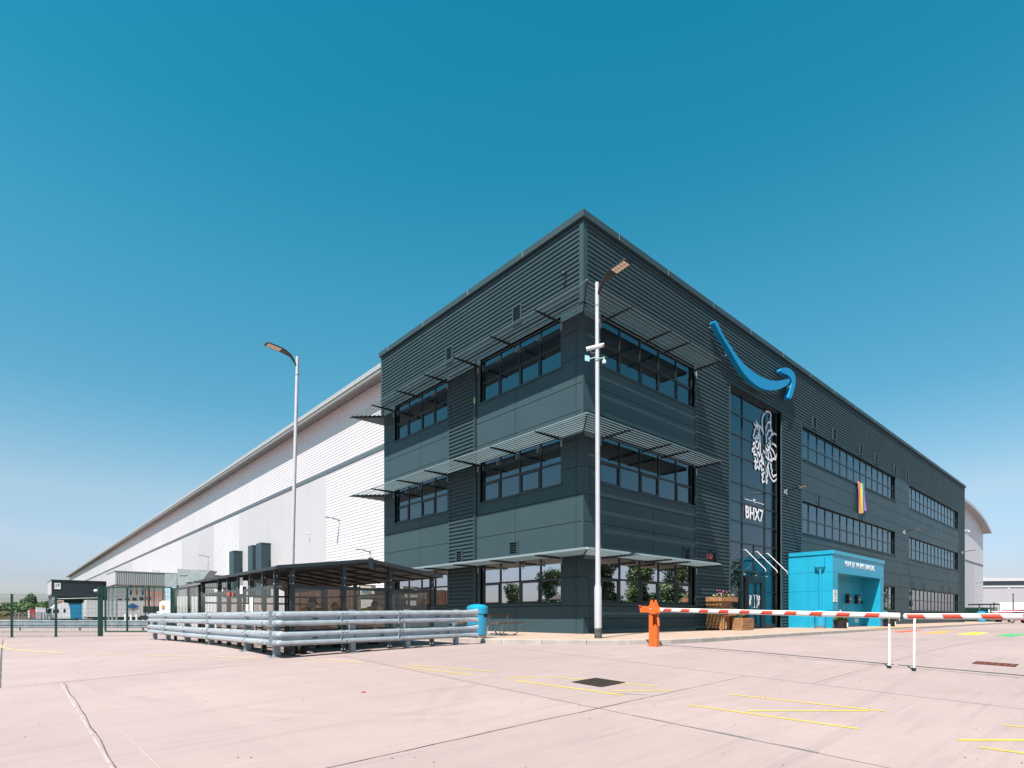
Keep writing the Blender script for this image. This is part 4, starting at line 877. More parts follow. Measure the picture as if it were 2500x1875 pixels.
# ------------------------------------------------------------------ guardrails
WPROF = [(.0, -.155), (.012, -.150), (.075, -.115), (.083, -.085), (.075, -.058), (.012, -.022), (.0, 0), (.012, .022), (.075, .058), (.083, .085), (.075, .115), (.012, .150), (.0, .155)]
def wbeam(par, pts, zs, out, name='beam', flare=None, mt=None):
    """corrugated W rail along plan points; zs = centre heights; out = +1 if the face looks right of travel"""
    m = MB(); n = len(WPROF); th = .006
    P2 = [Vector(p) for p in pts]; nr = []
    for i in range(len(P2)):
        a = P2[max(i-1, 0)]; b = P2[min(i+1, len(P2)-1)]; t = (b-a).normalized(); nr.append(Vector((t.y, -t.x))*out)
    vs = []
    for k, (p, q, z) in enumerate(zip(P2, nr, zs)):
        for lay in (0, th):
            for e, h in WPROF: c = p+q*(e-lay); vs.append((c.x, c.y, z+h*(1 if not flare else flare[k])))
    fs = []
    for i in range(len(P2)-1):
        a, b = i*2*n, (i+1)*2*n
        for k in range(n-1): fs += [(a+k, a+k+1, b+k+1, b+k), (a+n+k+1, a+n+k, b+n+k, b+n+k+1)]
        fs += [(a, b, b+n, a+n), (a+n-1, a+2*n-1, b+2*n-1, b+n-1)]
    for a in (0, (len(P2)-1)*2*n): fs += [(a+k, a+k+1, a+n+k+1, a+n+k) for k in range(n-1)]
    m.add(vs, fs); o = m.build(name, mt or GALV, par, smooth=True)
    return o
def bolts(par, pts, mi=BLKM, nrm=None):
    m = MB()
    for p in pts:
        p = Vector(p); m.cyl(p, p+Vector(nrm)*.014, .013, n=8)
    m.build('bolt', mi, par)
def rail_post(par, x_, y_, ax, ztop):
    g_ = gz(x_, y_); m = MB(); w, d_, t = .055, .13, .012
    # an open C section standing behind the beams
    if ax == 'x': bx = [((x_-w, y_+.01), (x_+w, y_+.01+t)), ((x_-w, y_+.01+t), (x_-w+t, y_+.01+d_)), ((x_+w-t, y_+.01+t), (x_+w, y_+.01+d_))]
    else: bx = [((x_+.01, y_-w), (x_+.01+t, y_+w)), ((x_+.01+t, y_-w), (x_+.01+d_, y_-w+t)), ((x_+.01+t, y_+w-t), (x_+.01+d_, y_+w))]
    for a, b in bx: m.box((*a, g_), (*b, ztop))
    o = m.build('post', GALVD, par); m = MB(); m.box((x_-.10, y_-.10, g_), (x_+.10, y_+.14, g_+.014)); m.build('foot_plate', GALVD, o)
    bolts(o, [(x_-.07, y_-.07, g_+.014), (x_+.07, y_-.07, g_+.014), (x_+.07, y_+.11, g_+.014)], nrm=(0, 0, 1))
gr1 = thing('guardrail', 'double galvanised crash rail running from its near corner to the blue bin', 'guardrail', (-8.6, -1.35, gz(-8.6, -1.35)))
gr2 = thing('guardrail', 'double galvanised crash rail running back left from the near corner beside the shelter', 'guardrail', (-11.3, 4, gz(-11.3, 4)))
xs = [-11.05, -9.45, -8.0, -6.42]
RX = [-11.12, -9.5, -8, -6.6, -6.25, -5.95, -5.78]; RY = [-1.42, -1.42, -1.40, -1.28, -1.22, -1.22, -1.24]
for zc in (.70, .285):
    wbeam(gr1, list(zip(RX, RY)), [zc-.01+(x_+11)*.013 for x_ in RX], 1, flare=[1, 1, 1, 1, 1.0, 1.08, 1.28])
    for a in (-10.35, -8.75, -7.2):
        o = MB(); yy = -1.42-.012; z_ = zc-.01+(a+11)*.013; o.box((a-.06, yy-.003, z_-.009), (a+.06, yy, z_+.009)); o.build('slot', BLACK, gr1)
    for a in xs[1:]:
        z_ = zc-.01+(a+11)*.013; bolts(gr1, [(a, -1.432+(.0 if a < -7 else .12), z_), (a-.22, -1.495+(.0 if a < -7 else .15), z_+.09), (a-.22, -1.495+(.0 if a < -7 else .15), z_-.09), (a-.3, -1.495+(.0 if a < -7 else .15), z_+.09)], nrm=(0, -1, 0))
        s = MB(); s.box((a-.36, -1.512+(.0 if a < -7 else .15), z_-.15), (a-.357, -1.43+(.0 if a < -7 else .15), z_+.15)); s.build('lap_edge', GALVD, gr1)
for a, y_ in zip(xs, (-1.38, -1.38, -1.36, -1.20)):
    if a > -11: rail_post(gr1, a, y_, 'x', .87+(a+11)*.013)
ly = [11.2, 8.9, 6.2, 3.45, .62, -1.0]; LX = [-11.28, -11.30, -11.33, -11.30, -11.22, -11.14]; LY = [11.75, 9.0, 6.2, 3.4, .6, -1.42]
for zc in (.695, .285):
    wbeam(gr2, list(zip(LX, LY)), [zc-.005]*6, 1)
    for k, b in enumerate(ly[1:]):
        xx = -11.30 if b > 1 else -11.2
        bolts(gr2, [(xx-.012, b, zc), (xx-.085, b-.2, zc+.09), (xx-.085, b-.2, zc-.09), (xx-.085, b+.12, zc+.09), (xx-.085, b+.12, zc-.09)], nrm=(-1, 0, 0))
        s = MB(); s.box((xx-.088, b-.3, zc-.16), (xx-.004, b-.297, zc+.15)); s.build('lap_edge', GALVD, gr2)
# the beams meet at the corner on one shared angle post
for b in ly: rail_post(gr2, -11.27 if b > 1 else (-11.2 if b > 0 else -11.10), b, 'y', .86)
cb = MB()
for zc in (.70, .285):
    n = len(WPROF); vs = []
    for k in range(7):
        a = PI+PI/2*k/6
        for e, h in WPROF: r = .06+e+.004; vs.append((-11.075+r*math.cos(a), -1.36+r*math.sin(a), zc-.005+h))
    cb.add(vs, [(i*n+k, i*n+k+1, (i+1)*n+k+1, (i+1)*n+k) for i in range(6) for k in range(n-1)])
cb.build('corner_piece', GALV, gr1, normals=False, smooth=True)
fr_ = thing('guardrail', 'weathered crash rail standing beyond the green mesh fence', 'guardrail', (-11, 40.7, -.48))
FP = [(-18.5, 46.6), (-15.1, 44.0), (-11.36, 40.8), (-7.44, 37.4), (-4.5, 34.9)]
for zc in (.30, .02): wbeam(fr_, FP, [zc]*5, 1, mt=GALVD)
for a, b in ((-14.6, 43.55), (-11.2, 40.66), (-7.6, 37.55)):
    m = MB(); m.box((a, b, gz(a, b)), (a+.12, b+.08, .52)); m.build('post', GALVD, fr_)
m = MB(); q = MB()
for a, b in zip(FP, FP[1:]): m.bar((a[0], a[1]-.5, -.40), (b[0], b[1]-.5, -.40), .12, .14)
tag(m.build('yard_kerb', KERB), kind='structure')
# ------------------------------------------------------------------ the silver warehouse
XW, YW, ZE = 10.0, 14.6, 22.0; YN = 372.0; XE = 172.0
wh = thing('warehouse', 'huge silver warehouse with ribbed upper wall, grey band and overhanging eave behind the office', 'warehouse', (XW, YW, -.4))
m = MB(); corr(m, 'y', XW, YW, YN, 16.2, ZE+.05, p=.30, dep=.024); m.build('ribbed_upper_wall', SILV, wh)
m = MB(); corr(m, 'x', YW, X1-1, XE, 13.9, ZE, p=.42, dep=.035); m.build('ribbed_upper_wall', SILV, wh)
seg = [(YW, 44.64, 1), (44.64, 74.62, 0), (74.62, 88.21, 1), (88.21, 110.8, 0), (110.8, 168, 1), (168, YN, 0)]
for a, b, r in seg:
    if r: m = MB(); corr(m, 'y', XW, a, b, -.5, 15.8, p=.30, dep=.024); m.build('ribbed_lower_wall', SILV, wh)
m = MB(); corr(m, 'x', YW, XE-11, XE, -.4, 13.6, p=.42, dep=.035); m.build('ribbed_lower_wall', SILV, wh)
for a, b, r in seg:
    if not r:
        m = MB(); n = max(1, round((b-a)/4.5)); panels(m, 'y', XW, a, b, -.5, 15.8, [], [a+(b-a)*i/n for i in range(1, n)], th=.03, gap=.01); m.build('smooth_lower_wall', SILV2, wh)
m = MB()
panels(m, 'x', YW, X1-1, XE-11, -.4, 13.6, [], [X1+6*i for i in range(1, 16)], th=.03, gap=.01); m.build('smooth_lower_wall', SILV2, wh)
m = MB(); m.box((XW-.09, YW, 15.8), (XW+.05, YN, 16.2)); m.box((X1-1, YW-.09, 13.6), (XE, YW+.05, 13.9)); m.build('band', BAND, wh)
m = MB(); m.box((XW+.02, YW+.02, -.5), (XE, YN, 15.8)); m.box((XW+.021, YW+.021, 15.8), (XE-.001, YN-.001, ZE+.1)); m.build('body', SILV2, wh)
# barrel roof: cross section in x, with a rounded verge over the south end
def zr(x_):
    a = x_-(XW-1.3); b = (XE+1.6)-x_
    return ZE+.45+4.6*(1-math.exp(-max(0, a)/16))*(1-math.exp(-max(0, b)/13))/1.0
m = MB(); xs_ = [XW-1.3+i*2 for i in range(int((XE+1.6-XW+1.3)/2)+1)]+[XE+1.6]
top = [(x_, zr(x_)) for x_ in xs_]; n = len(top)
vs = [(x_, y_, z) for y_ in (YW-1.4, YN+1.2) for x_, z in top]+[(x_, y_, z-.35) for y_ in (YW-1.4, YN+1.2) for x_, z in top]
m.add(vs, [(i, i+1, n+i+1, n+i) for i in range(n-1)]+[(2*n+i+1, 2*n+i, 3*n+i, 3*n+i+1) for i in range(n-1)]+[(i, 2*n+i, 2*n+i+1, i+1) for i in range(n-1)])
m.build('roof', EAVE, wh, normals=False, smooth=True)
m = MB(); gbl = [(x_, YW+.02, min(24.4, zr(x_)-.36)) for x_ in xs_ if XW+.1 < x_ < XE]
gp = [(XW+.1, YW+.03, ZE)]+[(x_, YW+.03, zr(x_)-.36) for x_ in xs_ if XW+.1 < x_ < XE-.02]+[(XE-.02, YW+.03, ZE)]
m.prism(gp, (0, .3, 0)); m.build('gable', SILV, wh)
m = MB(); ex = XW-1.35   # eave: fascia and gutter on the west side
m.box((ex-.02, YW-1.4, 22.10), (ex+.5, YN+1.2, 22.52)); m.build('fascia', EAVE, wh)
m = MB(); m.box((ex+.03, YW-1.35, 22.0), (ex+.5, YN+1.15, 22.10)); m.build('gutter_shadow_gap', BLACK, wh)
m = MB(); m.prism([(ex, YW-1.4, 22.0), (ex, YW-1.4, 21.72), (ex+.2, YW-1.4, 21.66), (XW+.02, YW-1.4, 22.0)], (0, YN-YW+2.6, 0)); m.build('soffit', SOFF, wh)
def zv(x_): return min(zr(x_), zr(x_))
m = MB()   # verge trim following the curve at the south end
for (xa, za), (xb, zb) in zip(top, top[1:]):
    if xb > X1: m.bar((xa, YW-1.45, za-.25), (xb, YW-1.45, zb-.25), .12, .62)
m.build('verge_trim', EAVE, wh)
for q, (y0, y1) in enumerate(((72.96, 75.13), (64.76, 66.62), (61.34, 63.37))):
    # stair pods standing proud of the wall
    t = thing('dock_stair_tower', ('dark grey box tower on the silver wall, leftmost of three', 'dark grey box tower on the silver wall, middle of three', 'dark grey box tower on the silver wall, rightmost and largest of three')[q], 'tower', (8.8, y0, -.4), group='dark box towers against the warehouse wall')
    m = MB(); panels(m, 'y', 8.8, y0, y1, -.4, 10, [2, 4, 6, 8], []); m.box((8.8, y0+.03, -.4), (XW-.04, y1, 10)); panels(m, 'x', y0+.03, 8.8, XW-.04, -.4, 10, [2, 4, 6, 8], []); m.build('wall', DARK, t)
    m = MB(); m.box((8.76, y0-.03, 10), (XW-.04, y1+.03, 10.12)); m.build('coping', DARK, t)
    m = MB(); m.box((9.7, y0-.025, -.3), (XW-.045, y0-.002, 7.9 if q else 7.6)); m.build('door_strip', BLACK, t)
for (y_, z_, lab) in ((41.28, 10.5, 'floodlight on the silver ribbed wall nearest the office, long shadow under it'), (34.69, 6.7, 'low floodlight on the silver wall just left of the office block'), (91.2, 10.7, 'floodlight on the silver wall just left of the leftmost dark tower'), (131.9, 10.6, 'distant floodlight on the silver wall above the grey dock canopy')):
    w = wall_lamp((XW-.04, y_, z_), -PI/2, lab, 1.3)
dome_cam((XW-.04, 48.76, 10.1), -PI/2, 'white dome camera high on the smooth grey warehouse panels'); dome_cam((XW-.04, 97.5, 12.3), -PI/2, 'distant white dome camera on the far smooth warehouse panels')
wall_lamp((161.8, YW-.04, 8.8), 0, 'distant floodlight on the warehouse gable at the far right', 1.8)
dome_cam((XE, YW-.04, 10.7), .4, 'tiny white camera on the far right corner of the warehouse gable')
# ------------------------------------------------------------------ dock canopies and dark enclosure
GZL = -.48
t = thing('dock_enclosure', 'long dark enclosure with a white number plate on its front, open below for lorries', 'loading dock', (-10.4, 93, GZL))
m = MB(); m.box((-10.38, 93, 3.7), (9.9, 102.7, 6.0)); m.build('upper_wall', DARKF, t); m = MB(); m.box((-10.42, 93.05, 4.0), (-10.385, 102.6, 6.0)); m.build('side_cladding', SILV2, t)
m = MB(); m.box((-10.45, 92.9, 6.0), (9.9, 102.75, 6.14)); m.build('coping', DARKF, t)
m = MB(); m.box((-10.3, 102.3, GZL), (9.9, 102.6, 3.7)); m.box((9.7, 93.2, GZL), (9.9, 102.3, 3.7)); m.build('back_wall', BLK, t); m = MB(); m.box((-10.3, 93.1, 3.6), (9.9, 102.6, 3.69)); m.build('soffit', BLK, t)  # interior shade of the bay painted in: back wall and soffit coloured black
for a, b in ((-10.2, 93.2), (-10.2, 97.5), (-10.2, 102)):
    m = MB(); m.box((a-.12, b-.12, GZL), (a+.12, b+.12, 3.7)); m.build('leg', GALVD, t)
m = MB(); m.box((-10.06, 92.94, 4.75), (-9.35, 92.99, 5.65), 0)
for a, b, w_ in ((-9.95, 5.4, .18), (-9.7, 5.4, .22), (-9.95, 5.1, .2), (-9.68, 5.18, .2)): m.box((a, 92.93, b), (a+w_, 92.9395, b+.12), 1)
m.build('number_plate', [WHITEP, BLK], t)
m = MB(); m.box((-9.78, 92.9, 2.72), (-9.0, 92.95, 3.1), 0); m.box((-9.7, 92.885, 2.78), (-9.1, 92.8995, 3.0), 1); m.build('warning_sign', [WHITEP, mat('sign_orange', (.8, .2, .05), .5)], t)
t = thing('dock_canopy', 'pale grey ribbed canopy on posts over the loading bays in front of the warehouse', 'canopy', (-5, 74, GZL))
m = MB(); n = 62
for i in range(n): a = -4.95+14.9*i/n; m.box((a, 73.95, 4.84), (a+.14, 74.06, 6.5))
m.box((-4.96, 74.061, 4.84), (9.95, 74.12, 6.5)); m.build('ribbed_front', mat('canopy_grey', (.50, .52, .52), .5, var=.05), t)
m = MB(); m.box((-5.0, 74.1, 4.84), (-4.965, 82.3, 6.5)); m.build('side_face', SILV2, t)
m = MB(); m.box((-4.96, 74.13, 5.0), (9.9, 82.3, 5.2)); m.build('soffit', SOFF, t); m = MB(); m.box((-5.05, 73.9, 6.5), (9.95, 82.35, 6.58)); m.build('coping', GALVD, t)
for a, b in ((-4.8, 74.4), (-4.8, 78.2), (-4.8, 82), (4, 74.4)):
    m = MB(); m.box((a-.12, b-.12, GZL), (a+.12, b+.12, 4.84)); m.build('post', GALVD, t)
SO = mat('dock_sign_orange', (.9, .35, .05), .5); SB = mat('dock_sign_blue', (.05, .18, .42), .5)
for k, (a, c, lab) in enumerate(((-2.54, SB, 'blue and white hanging dock number, first from the left under the grey canopy'), (-1.86, SO, 'tall orange hanging dock number next to the first blue one'), (-1.16, SB, 'blue and white hanging dock number, second blue one'), (-.5, SO, 'orange hanging dock number nearest the red steel gantry'))):
    t = thing('dock_number_sign', lab, 'sign', (a, 79.6, 4.4), group='hanging dock numbers')
    m = MB(); m.box((a-.12, 79.6, 3.7), (a+.12, 79.64, 5.0), 0); m.box((a-.07, 79.59, 4.3), (a+.07, 79.5995, 4.8), 1); m.build('board', [c, WHITEP], t); m = MB(); m.box((a-.45, 79.62, 4.32), (a+.45, 79.66, 4.36)); m.build('cross_arm', BLKM, t)
GREYW = mat('dock_wall_grey', (.34, .34, .33), .7)
t = thing('dock_wall', 'grey inner dock wall with a row of black bay seals behind the hanging numbers', 'wall', (0, 88, GZL)); m = MB(); m.box((-4, 88, GZL), (9.9, 88.3, 5.2)); m.build('panel', GREYW, t)
for i in range(5):
    m = MB(); m.box((-3.0+.9*i, 87.9, 2.9+.1*i), (-2.5+.9*i, 87.99, 3.35+.1*i)); m.build('bay_seal', BLK, t)
t = thing('steel_gantry', 'black and red-orange steel access gantry beside the white lorry trailer', 'gantry', (-1.5, 68.5, GZL))
m = MB()
for a, b in ((-2.5, 69), (-1.7, 68.3), (-.87, 67.6), (-1.9, 70.2), (-.3, 68.7)): m.box((a-.05, b-.05, GZL), (a+.05, b+.05, 4.4))
m.build('frame', BLKM, t)
m = MB()
for z in (2.2, 2.7, 3.2, 3.7): m.bar((-2.5, 69, z), (-.87, 67.6, z), .06, .06)
for i in range(9): a = i/8; m.bar((-2.5+1.63*a, 69-1.4*a, 2.1), (-2.5+1.63*a, 69-1.4*a, 3.9), .05, .05)
m.build('handrail', mat('gantry_orange', (.75, .13, .04), .5), t); m = MB(); m.prism([(-2.7, 69.2, 1.2), (-.7, 67.5, 1.2), (-.2, 68.8, 1.2), (-2.2, 70.5, 1.2)], (0, 0, .8)); m.build('platform', BLK, t)
t = thing('galvanised_hopper', 'tall galvanised waste hopper with a sloping right side beyond the shelter roof', 'hopper', (1.5, 65, GZL))
HM = mat('hopper_steel', (.42, .47, .48), .45, .4, var=.15, scale=2)
m = MB(); m.prism([(.8, 66.1, 6.58), (3.46, 63.72, 6.45), (2.7, 64.4, 5.1), (.8, 66.1, 4.9)], (1.2, 1.35, 0)); m.build('funnel', HM, t); m = MB(); m.prism([(.55, 66.1, GZL), (1.25, 65.5, GZL), (1.25, 65.5, 4.9), (.55, 66.1, 4.9)], (1, 1.1, 0)); m.prism([(.45, 66.4, 4.6), (.8, 66.09, 4.6), (.8, 66.09, 6.62), (.45, 66.4, 6.62)], (1.1, 1.25, 0)); m.build('chute', HM, t)
m = MB(); m.bar((.6, 66.2, 5.85), (1.4, 65.5, 5.85), .05, .05); m.build('rail', GALVD, t)
t = thing('galvanised_compactor', 'square galvanised compactor chute with a pale blue lower hopper beside the funnel', 'compactor', (-.3, 67, GZL))
m = MB(); m.prism([(-.69, 67.43, 4.38), (.40, 66.45, 4.38), (.40, 66.45, 5.99), (-.69, 67.43, 5.99)], (1.0, 1.1, 0)); m.build('upper_box', HM, t); m = MB(); m.prism([(-.6, 67.35, 2.2), (.15, 66.7, 2.2), (.3, 66.55, 4.38), (-.69, 67.43, 4.38)], (1, 1.1, 0)); m.build('hopper', mat('hopper_pale_blue', (.45, .62, .70), .5), t)
m = MB(); m.box((-.55, 67.5, GZL), (.35, 68.4, 2.2)); m.build('base', DARKF, t)
t = thing('white_tank', 'white plastic tank unit with an orange mark behind the green gate', 'tank', (-5.8, 38.5, GZL))
m = MB(); m.prism([(-6.27, 38.89, GZL+.1), (-5.30, 38.02, GZL+.1), (-5.30, 38.02, 1.85), (-5.5, 38.2, 2.0), (-6.1, 38.75, 2.0), (-6.27, 38.89, 1.8)], (1, 1.1, 0)); m.build('body', WHITEP, t, bevel=.04); m = MB(); m.prism([(-6.4, 39.0, 1.02), (-5.2, 37.92, 1.02), (-5.2, 37.92, 1.14), (-6.4, 39.0, 1.14)], (1.1, 1.2, 0)); m.build('lip', WHITEP, t)
m = MB(); m.bar((-6.13, 38.70, 1.5), (-5.98, 38.57, 1.5), .02, .25); m.build('orange_mark', SO, t)
t = thing('equipment_cabinet', 'dark grey low cabinet with white bollard posts beneath the blue diamond trailer', 'cabinet', (-6, 58, GZL))
m = MB(); m.prism([(-4.75, 57.7, GZL), (-3.2, 56.3, GZL), (-3.2, 56.3, .85), (-4.75, 57.7, .85)], (1, 1.1, 0)); m.build('cabinet', BLKM, t)
for a in (0, .45, .9):
    m = MB(); m.cyl((-5.9+a, 58.75-a*.9, GZL), (-5.9+a, 58.75-a*.9, 1.0), .10, n=12); m.build('bollard', WHITEP, t)
t = thing('white_hoarding', 'row of white corrugated hoarding panels with one blue panel behind the shelter', 'hoarding', (-6, 26.8, gz(-6, 26.8)))
m = MB(); a, b = Vector((-7.4, 27.83)), Vector((-5.35, 26.0)); gzh = gz(-6.4, 27)
for i in range(14):
    p = a.lerp(b, i/14); q = a.lerp(b, (i+.82)/14); m.bar((p.x, p.y, gzh+1.2), (q.x, q.y, gzh+1.2), .04, 2.3)
m.build('white_panel', WHITEP, t); m = MB(); m.bar((-5.33, 25.98, gzh+1.1), (-5.12, 25.79, gzh+1.1), .05, 2.1); m.build('blue_panel', mat('panel_blue', (.05, .2, .45), .5), t)
m = MB(); m.bar((-5.1, 25.77, gzh+1.15), (-2.2, 23.2, gzh+1.15), .04, 2.2); m.build('grey_panel', mat('panel_taupe', (.42, .36, .34), .7, var=.2, scale=2), t)
# ------------------------------------------------------------------ lorries and vans at the docks
TY = mat('tyre_rubber', (.02, .02, .022), .85); RIM = mat('wheel_rim', (.45, .45, .45), .4, .4)
def wheel(par, x_, y_, z_, r=.42, w_=.28, rz=0):
    m = MB(); m.cyl((x_, y_-w_/2, z_), (x_, y_+w_/2, z_), r, n=20); o = m.build('wheel', TY, par, smooth=True, bevel=.02); m = MB(); m.cyl((x_, y_-w_/2-.01, z_), (x_, y_-w_/2+.02, z_), r*.58, n=14); m.build('rim', RIM, o)
def trailer(x0, y0, L_, h0, h1, m_, label, w_=2.3, logo=None):
    t = thing('lorry_trailer', label, 'lorry trailer', (x0, y0, GZL), group='trailers parked at the docks')
    b = MB(); b.box((x0, y0, h0), (x0+L_, y0+w_, h1)); b.build('body', m_, t, bevel=.04)
    f = MB()
    for q in ((x0-.015, x0+.10, y0-.015, y0+.1), (x0-.015, x0+.10, y0+w_-.1, y0+w_+.015)): f.box((q[0], q[2], h0-.02), (q[1], q[3], h1+.02))
    f.box((x0-.012, y0+.1, h1-.06), (x0+.1, y0+w_-.1, h1+.02)); f.box((x0+.1, y0-.012, h1-.05), (x0+L_, y0+.02, h1+.02)); f.box((x0+.1, y0-.012, h0-.02), (x0+L_, y0+.02, h0+.05)); f.build('edge_trim', WHITEP if m_ is WHITET or m_ is GREYT else m_, t)
    c = MB(); c.box((x0+.3, y0+.3, h0-.30), (x0+L_-.2, y0+w_-.3, h0-.03)); c.box((x0+2.2, y0+.4, GZL), (x0+2.35, y0+.55, h0-.2)); c.build('chassis', BLKM, t)
    for k in range(3): wheel(t, x0+L_-1.2-k*1.1, y0+.2, GZL+.42)
    return t
WHITET = mat('trailer_white', (.80, .80, .82), .45, var=.05); GREYT = mat('trailer_grey', (.42, .42, .41), .5, var=.08); BLUET = mat('trailer_blue', (.012, .33, .60), .4, var=.05, coat=.2)
t = trailer(-6.95, 86.4, 12, .72, 3.05, WHITET, 'long pale trailer carrying a blue diamond, the longest at the docks')
m = MB(); m.prism([(-2.2, 86.37, 2.25), (-1.4, 86.37, 2.72), (-.6, 86.37, 2.25), (-1.4, 86.37, 1.82)], (0, .02, 0)); m.build('diamond', mat('diamond_blue', (.02, .16, .45), .4), t)
m = MB(); m.prism([(-2.2, 86.375, 2.0), (-1.4, 86.375, 1.55), (-.6, 86.375, 2.0), (-.75, 86.375, 2.0), (-1.4, 86.375, 1.68), (-2.05, 86.375, 2.0)], (0, .015, 0)); m.build('chevron', GREYT, t)
m = MB()
for z, w_ in ((1.5, .3), (1.25, .22), (1.05, .12)): m.box((-6.975, 87.0-w_*.5, z), (-6.969, 87.0+w_*.5, z+.14))
m.build('front_marking', BLK, t)
trailer(-7.0, 89.2, 11, .35, 2.68, GREYT, 'grey trailer just left of the long pale one', w_=1.6)
trailer(-8.72, 91.7, 9, .28, 2.52, BLUET, 'bright blue trailer, nearer and lower of two blue ones')
trailer(-8.95, 98.6, 9, .5, 2.92, mat('trailer_blue_dark', (.008, .22, .42), .45), 'darker blue trailer, taller and behind the bright blue one')
t = thing('lorry_tractor', 'white lorry tractor unit with tall aero cab facing left at the docks', 'lorry', (-9.3, 103, GZL)); TR0 = len(bpy.data.objects)
pr = [(-11.0, .25), (-11.05, .95), (-10.9, 1.25), (-10.55, 2.0), (-10.2, 2.25), (-9.7, 2.75), (-8.6, 2.95), (-8.1, 2.85), (-7.9, 1.9), (-7.8, .35)]
m = MB(); m.prism([(a, 102.2, b) for a, b in pr], (0, 2.2, 0)); m.build('cab', WHITEP, t, bevel=.06)
m = MB(); m.prism([(-10.86, 102.17, 1.30), (-10.58, 102.17, 1.95), (-10.25, 102.17, 1.98), (-10.35, 102.17, 1.3)], (0, .02, 0)); m.prism([(-10.10, 102.17, 1.35), (-10.05, 102.17, 1.85), (-9.35, 102.17, 1.9), (-9.35, 102.17, 1.35)], (0, .02, 0)); m.prism([(-8.75, 102.17, 1.4), (-8.75, 102.17, 1.95), (-8.5, 102.17, 1.95), (-8.5, 102.17, 1.4)], (0, .02, 0)); m.build('side_window', CARGL, t)
m = MB(); m.prism([(-10.94, 102.35, 1.28), (-10.6, 102.35, 1.98), (-10.6, 104.2, 1.98), (-10.94, 104.2, 1.28)], (-.02, 0, .01)); m.build('windscreen', CARGL, t)
m = MB(); m.box((-10.95, 101.9, 1.4), (-10.75, 102.15, 2.1)); m.build('mirror', BLK, t); m = MB(); m.box((-11.0, 102.15, 2.1), (-10.5, 104.3, 2.22)); m.build('sun_visor', BLK, t)
m = MB(); m.box((-10.2, 102.1, .0), (-6.2, 104.3, .35)); m.build('chassis', BLKM, t); wheel(t, -10.0, 102.25, GZL+.48, .48); wheel(t, -7.0, 102.25, GZL+.48, .48)
t.location = (-11.35+1.75*.87, 88.2, .74+(GZL-.74)*.865); t.scale = (.87, .87, .865)
t = thing('red_van', 'small red and white van far away at the left beside a white box body', 'van', (-10.8, 157, GZL)); m = MB(); m.box((-11.3, 157, .3), (-9.9, 160, 2.3)); m.build('body', mat('van_red', (.65, .03, .03), .4), t, bevel=.1); m = MB(); m.box((-11.6, 157.1, .4), (-11.31, 159.8, 2.1)); m.build('white_front', WHITEP, t); wheel(t, -11.0, 157, GZL+.4); wheel(t, -10.2, 157, GZL+.4)
t = thing('box_body', 'white box body parked behind the lorry cab at the far left', 'container', (-9.4, 155.6, GZL)); m = MB(); m.box((-10.25, 155.4, .0), (-6.6, 158, 2.75)); m.build('box', WHITET, t, bevel=.05); m = MB(); m.box((-10.1, 155.5, GZL), (-6.8, 157.8, 0)); m.build('skid', BLKM, t)
def cage(x_, y_, lab):
    t = thing('roll_cage', lab, 'roll cage', (x_, y_, gz(x_, y_)), .4, 'roll cages at the far left'); m = MB()
    for a in (0, 2.6):
        for b in (0, .8): m.box((a-.04, b-.04, .15), (a+.04, b+.04, 1.7))
    for z in (.5, .9, 1.3, 1.68): m.box((-.04, -.03, z-.02), (2.64, .03, z+.02)); m.box((-.04, .77, z-.02), (2.64, .83, z+.02))
    for i in range(13): m.box((i*.21, -.02, .5), (i*.21+.02, .02, 1.68))
    m.build('frame', GALVD, t, world=False); m = MB(); m.box((0, 0, .15), (2.6, .8, .5)); m.build('base', BLKM, t, world=False)
cage(-14.2, 75, 'grey wire roll cage nearer the left edge'); cage(-12.6, 86, 'grey wire roll cage just behind and right of the other')
# ------------------------------------------------------------------ green mesh fence and gate
t = thing('mesh_fence', 'dark green mesh fence on square posts at the left', 'fence', (-13, 29.5, -.48))
FPx = [(-17.3, 31.9), (-15.08, 30.77), (-13.13, 29.60), (-11.22, 28.38)]
def wires(mb, p, q, z0, z1, pit=.075, r=.0045, hor=.25):
    p, q = Vector(p), Vector(q); n = int((q-p).length/pit)
    for i in range(n+1): c = p.lerp(q, i/n); mb.box((c.x-r, c.y-r, z0), (c.x+r, c.y+r, z1))
    k = int((z1-z0)/hor)
    for i in range(k+1): z = z0+(z1-z0)*i/k; mb.bar((p.x, p.y, z), (q.x, q.y, z), .010, .010)
for a, b in zip(FPx, FPx[1:]):
    m = MB(); wires(m, a, b, -.42, 2.03); m.build('mesh_panel', GREEN, t)
for k, a in enumerate(FPx[:-1]):
    m = MB(); m.box((a[0]-.055, a[1]-.055, gz(*a)), (a[0]+.055, a[1]+.055, 2.06)); o = m.build('post', GREEN, t); m = MB(); m.box((a[0]-.14, a[1]-.14, gz(*a)), (a[0]+.14, a[1]+.14, gz(*a)+.015)); m.build('foot_plate', GREEN, o)
m = MB(); m.bar((-13.3, 29.72, 1.78), (-11.2, 28.4, 1.86), .02, .03); m.build('top_strut', WHITEP, t)
t = thing('mesh_gate', 'dark green double-height mesh gate leaf hung on a thick post', 'gate', (-11.1, 28.3, -.48)); e = (-7.83, 25.35)
m = MB(); m.box((-11.25, 28.2, -.48), (-11.0, 28.45, 2.48)); m.build('gate_post', GREEN, t, bevel=.01); m = MB(); m.box((-7.92, 25.25, -.46), (-7.72, 25.45, 2.44)); m.build('latch_post', GREEN, t)
m = MB(); a, b = Vector((-10.9, 28.12)), Vector((-7.95, 25.5))
for z in (-.16, 2.48): m.bar((a.x, a.y, z), (b.x, b.y, z), .06, .07)
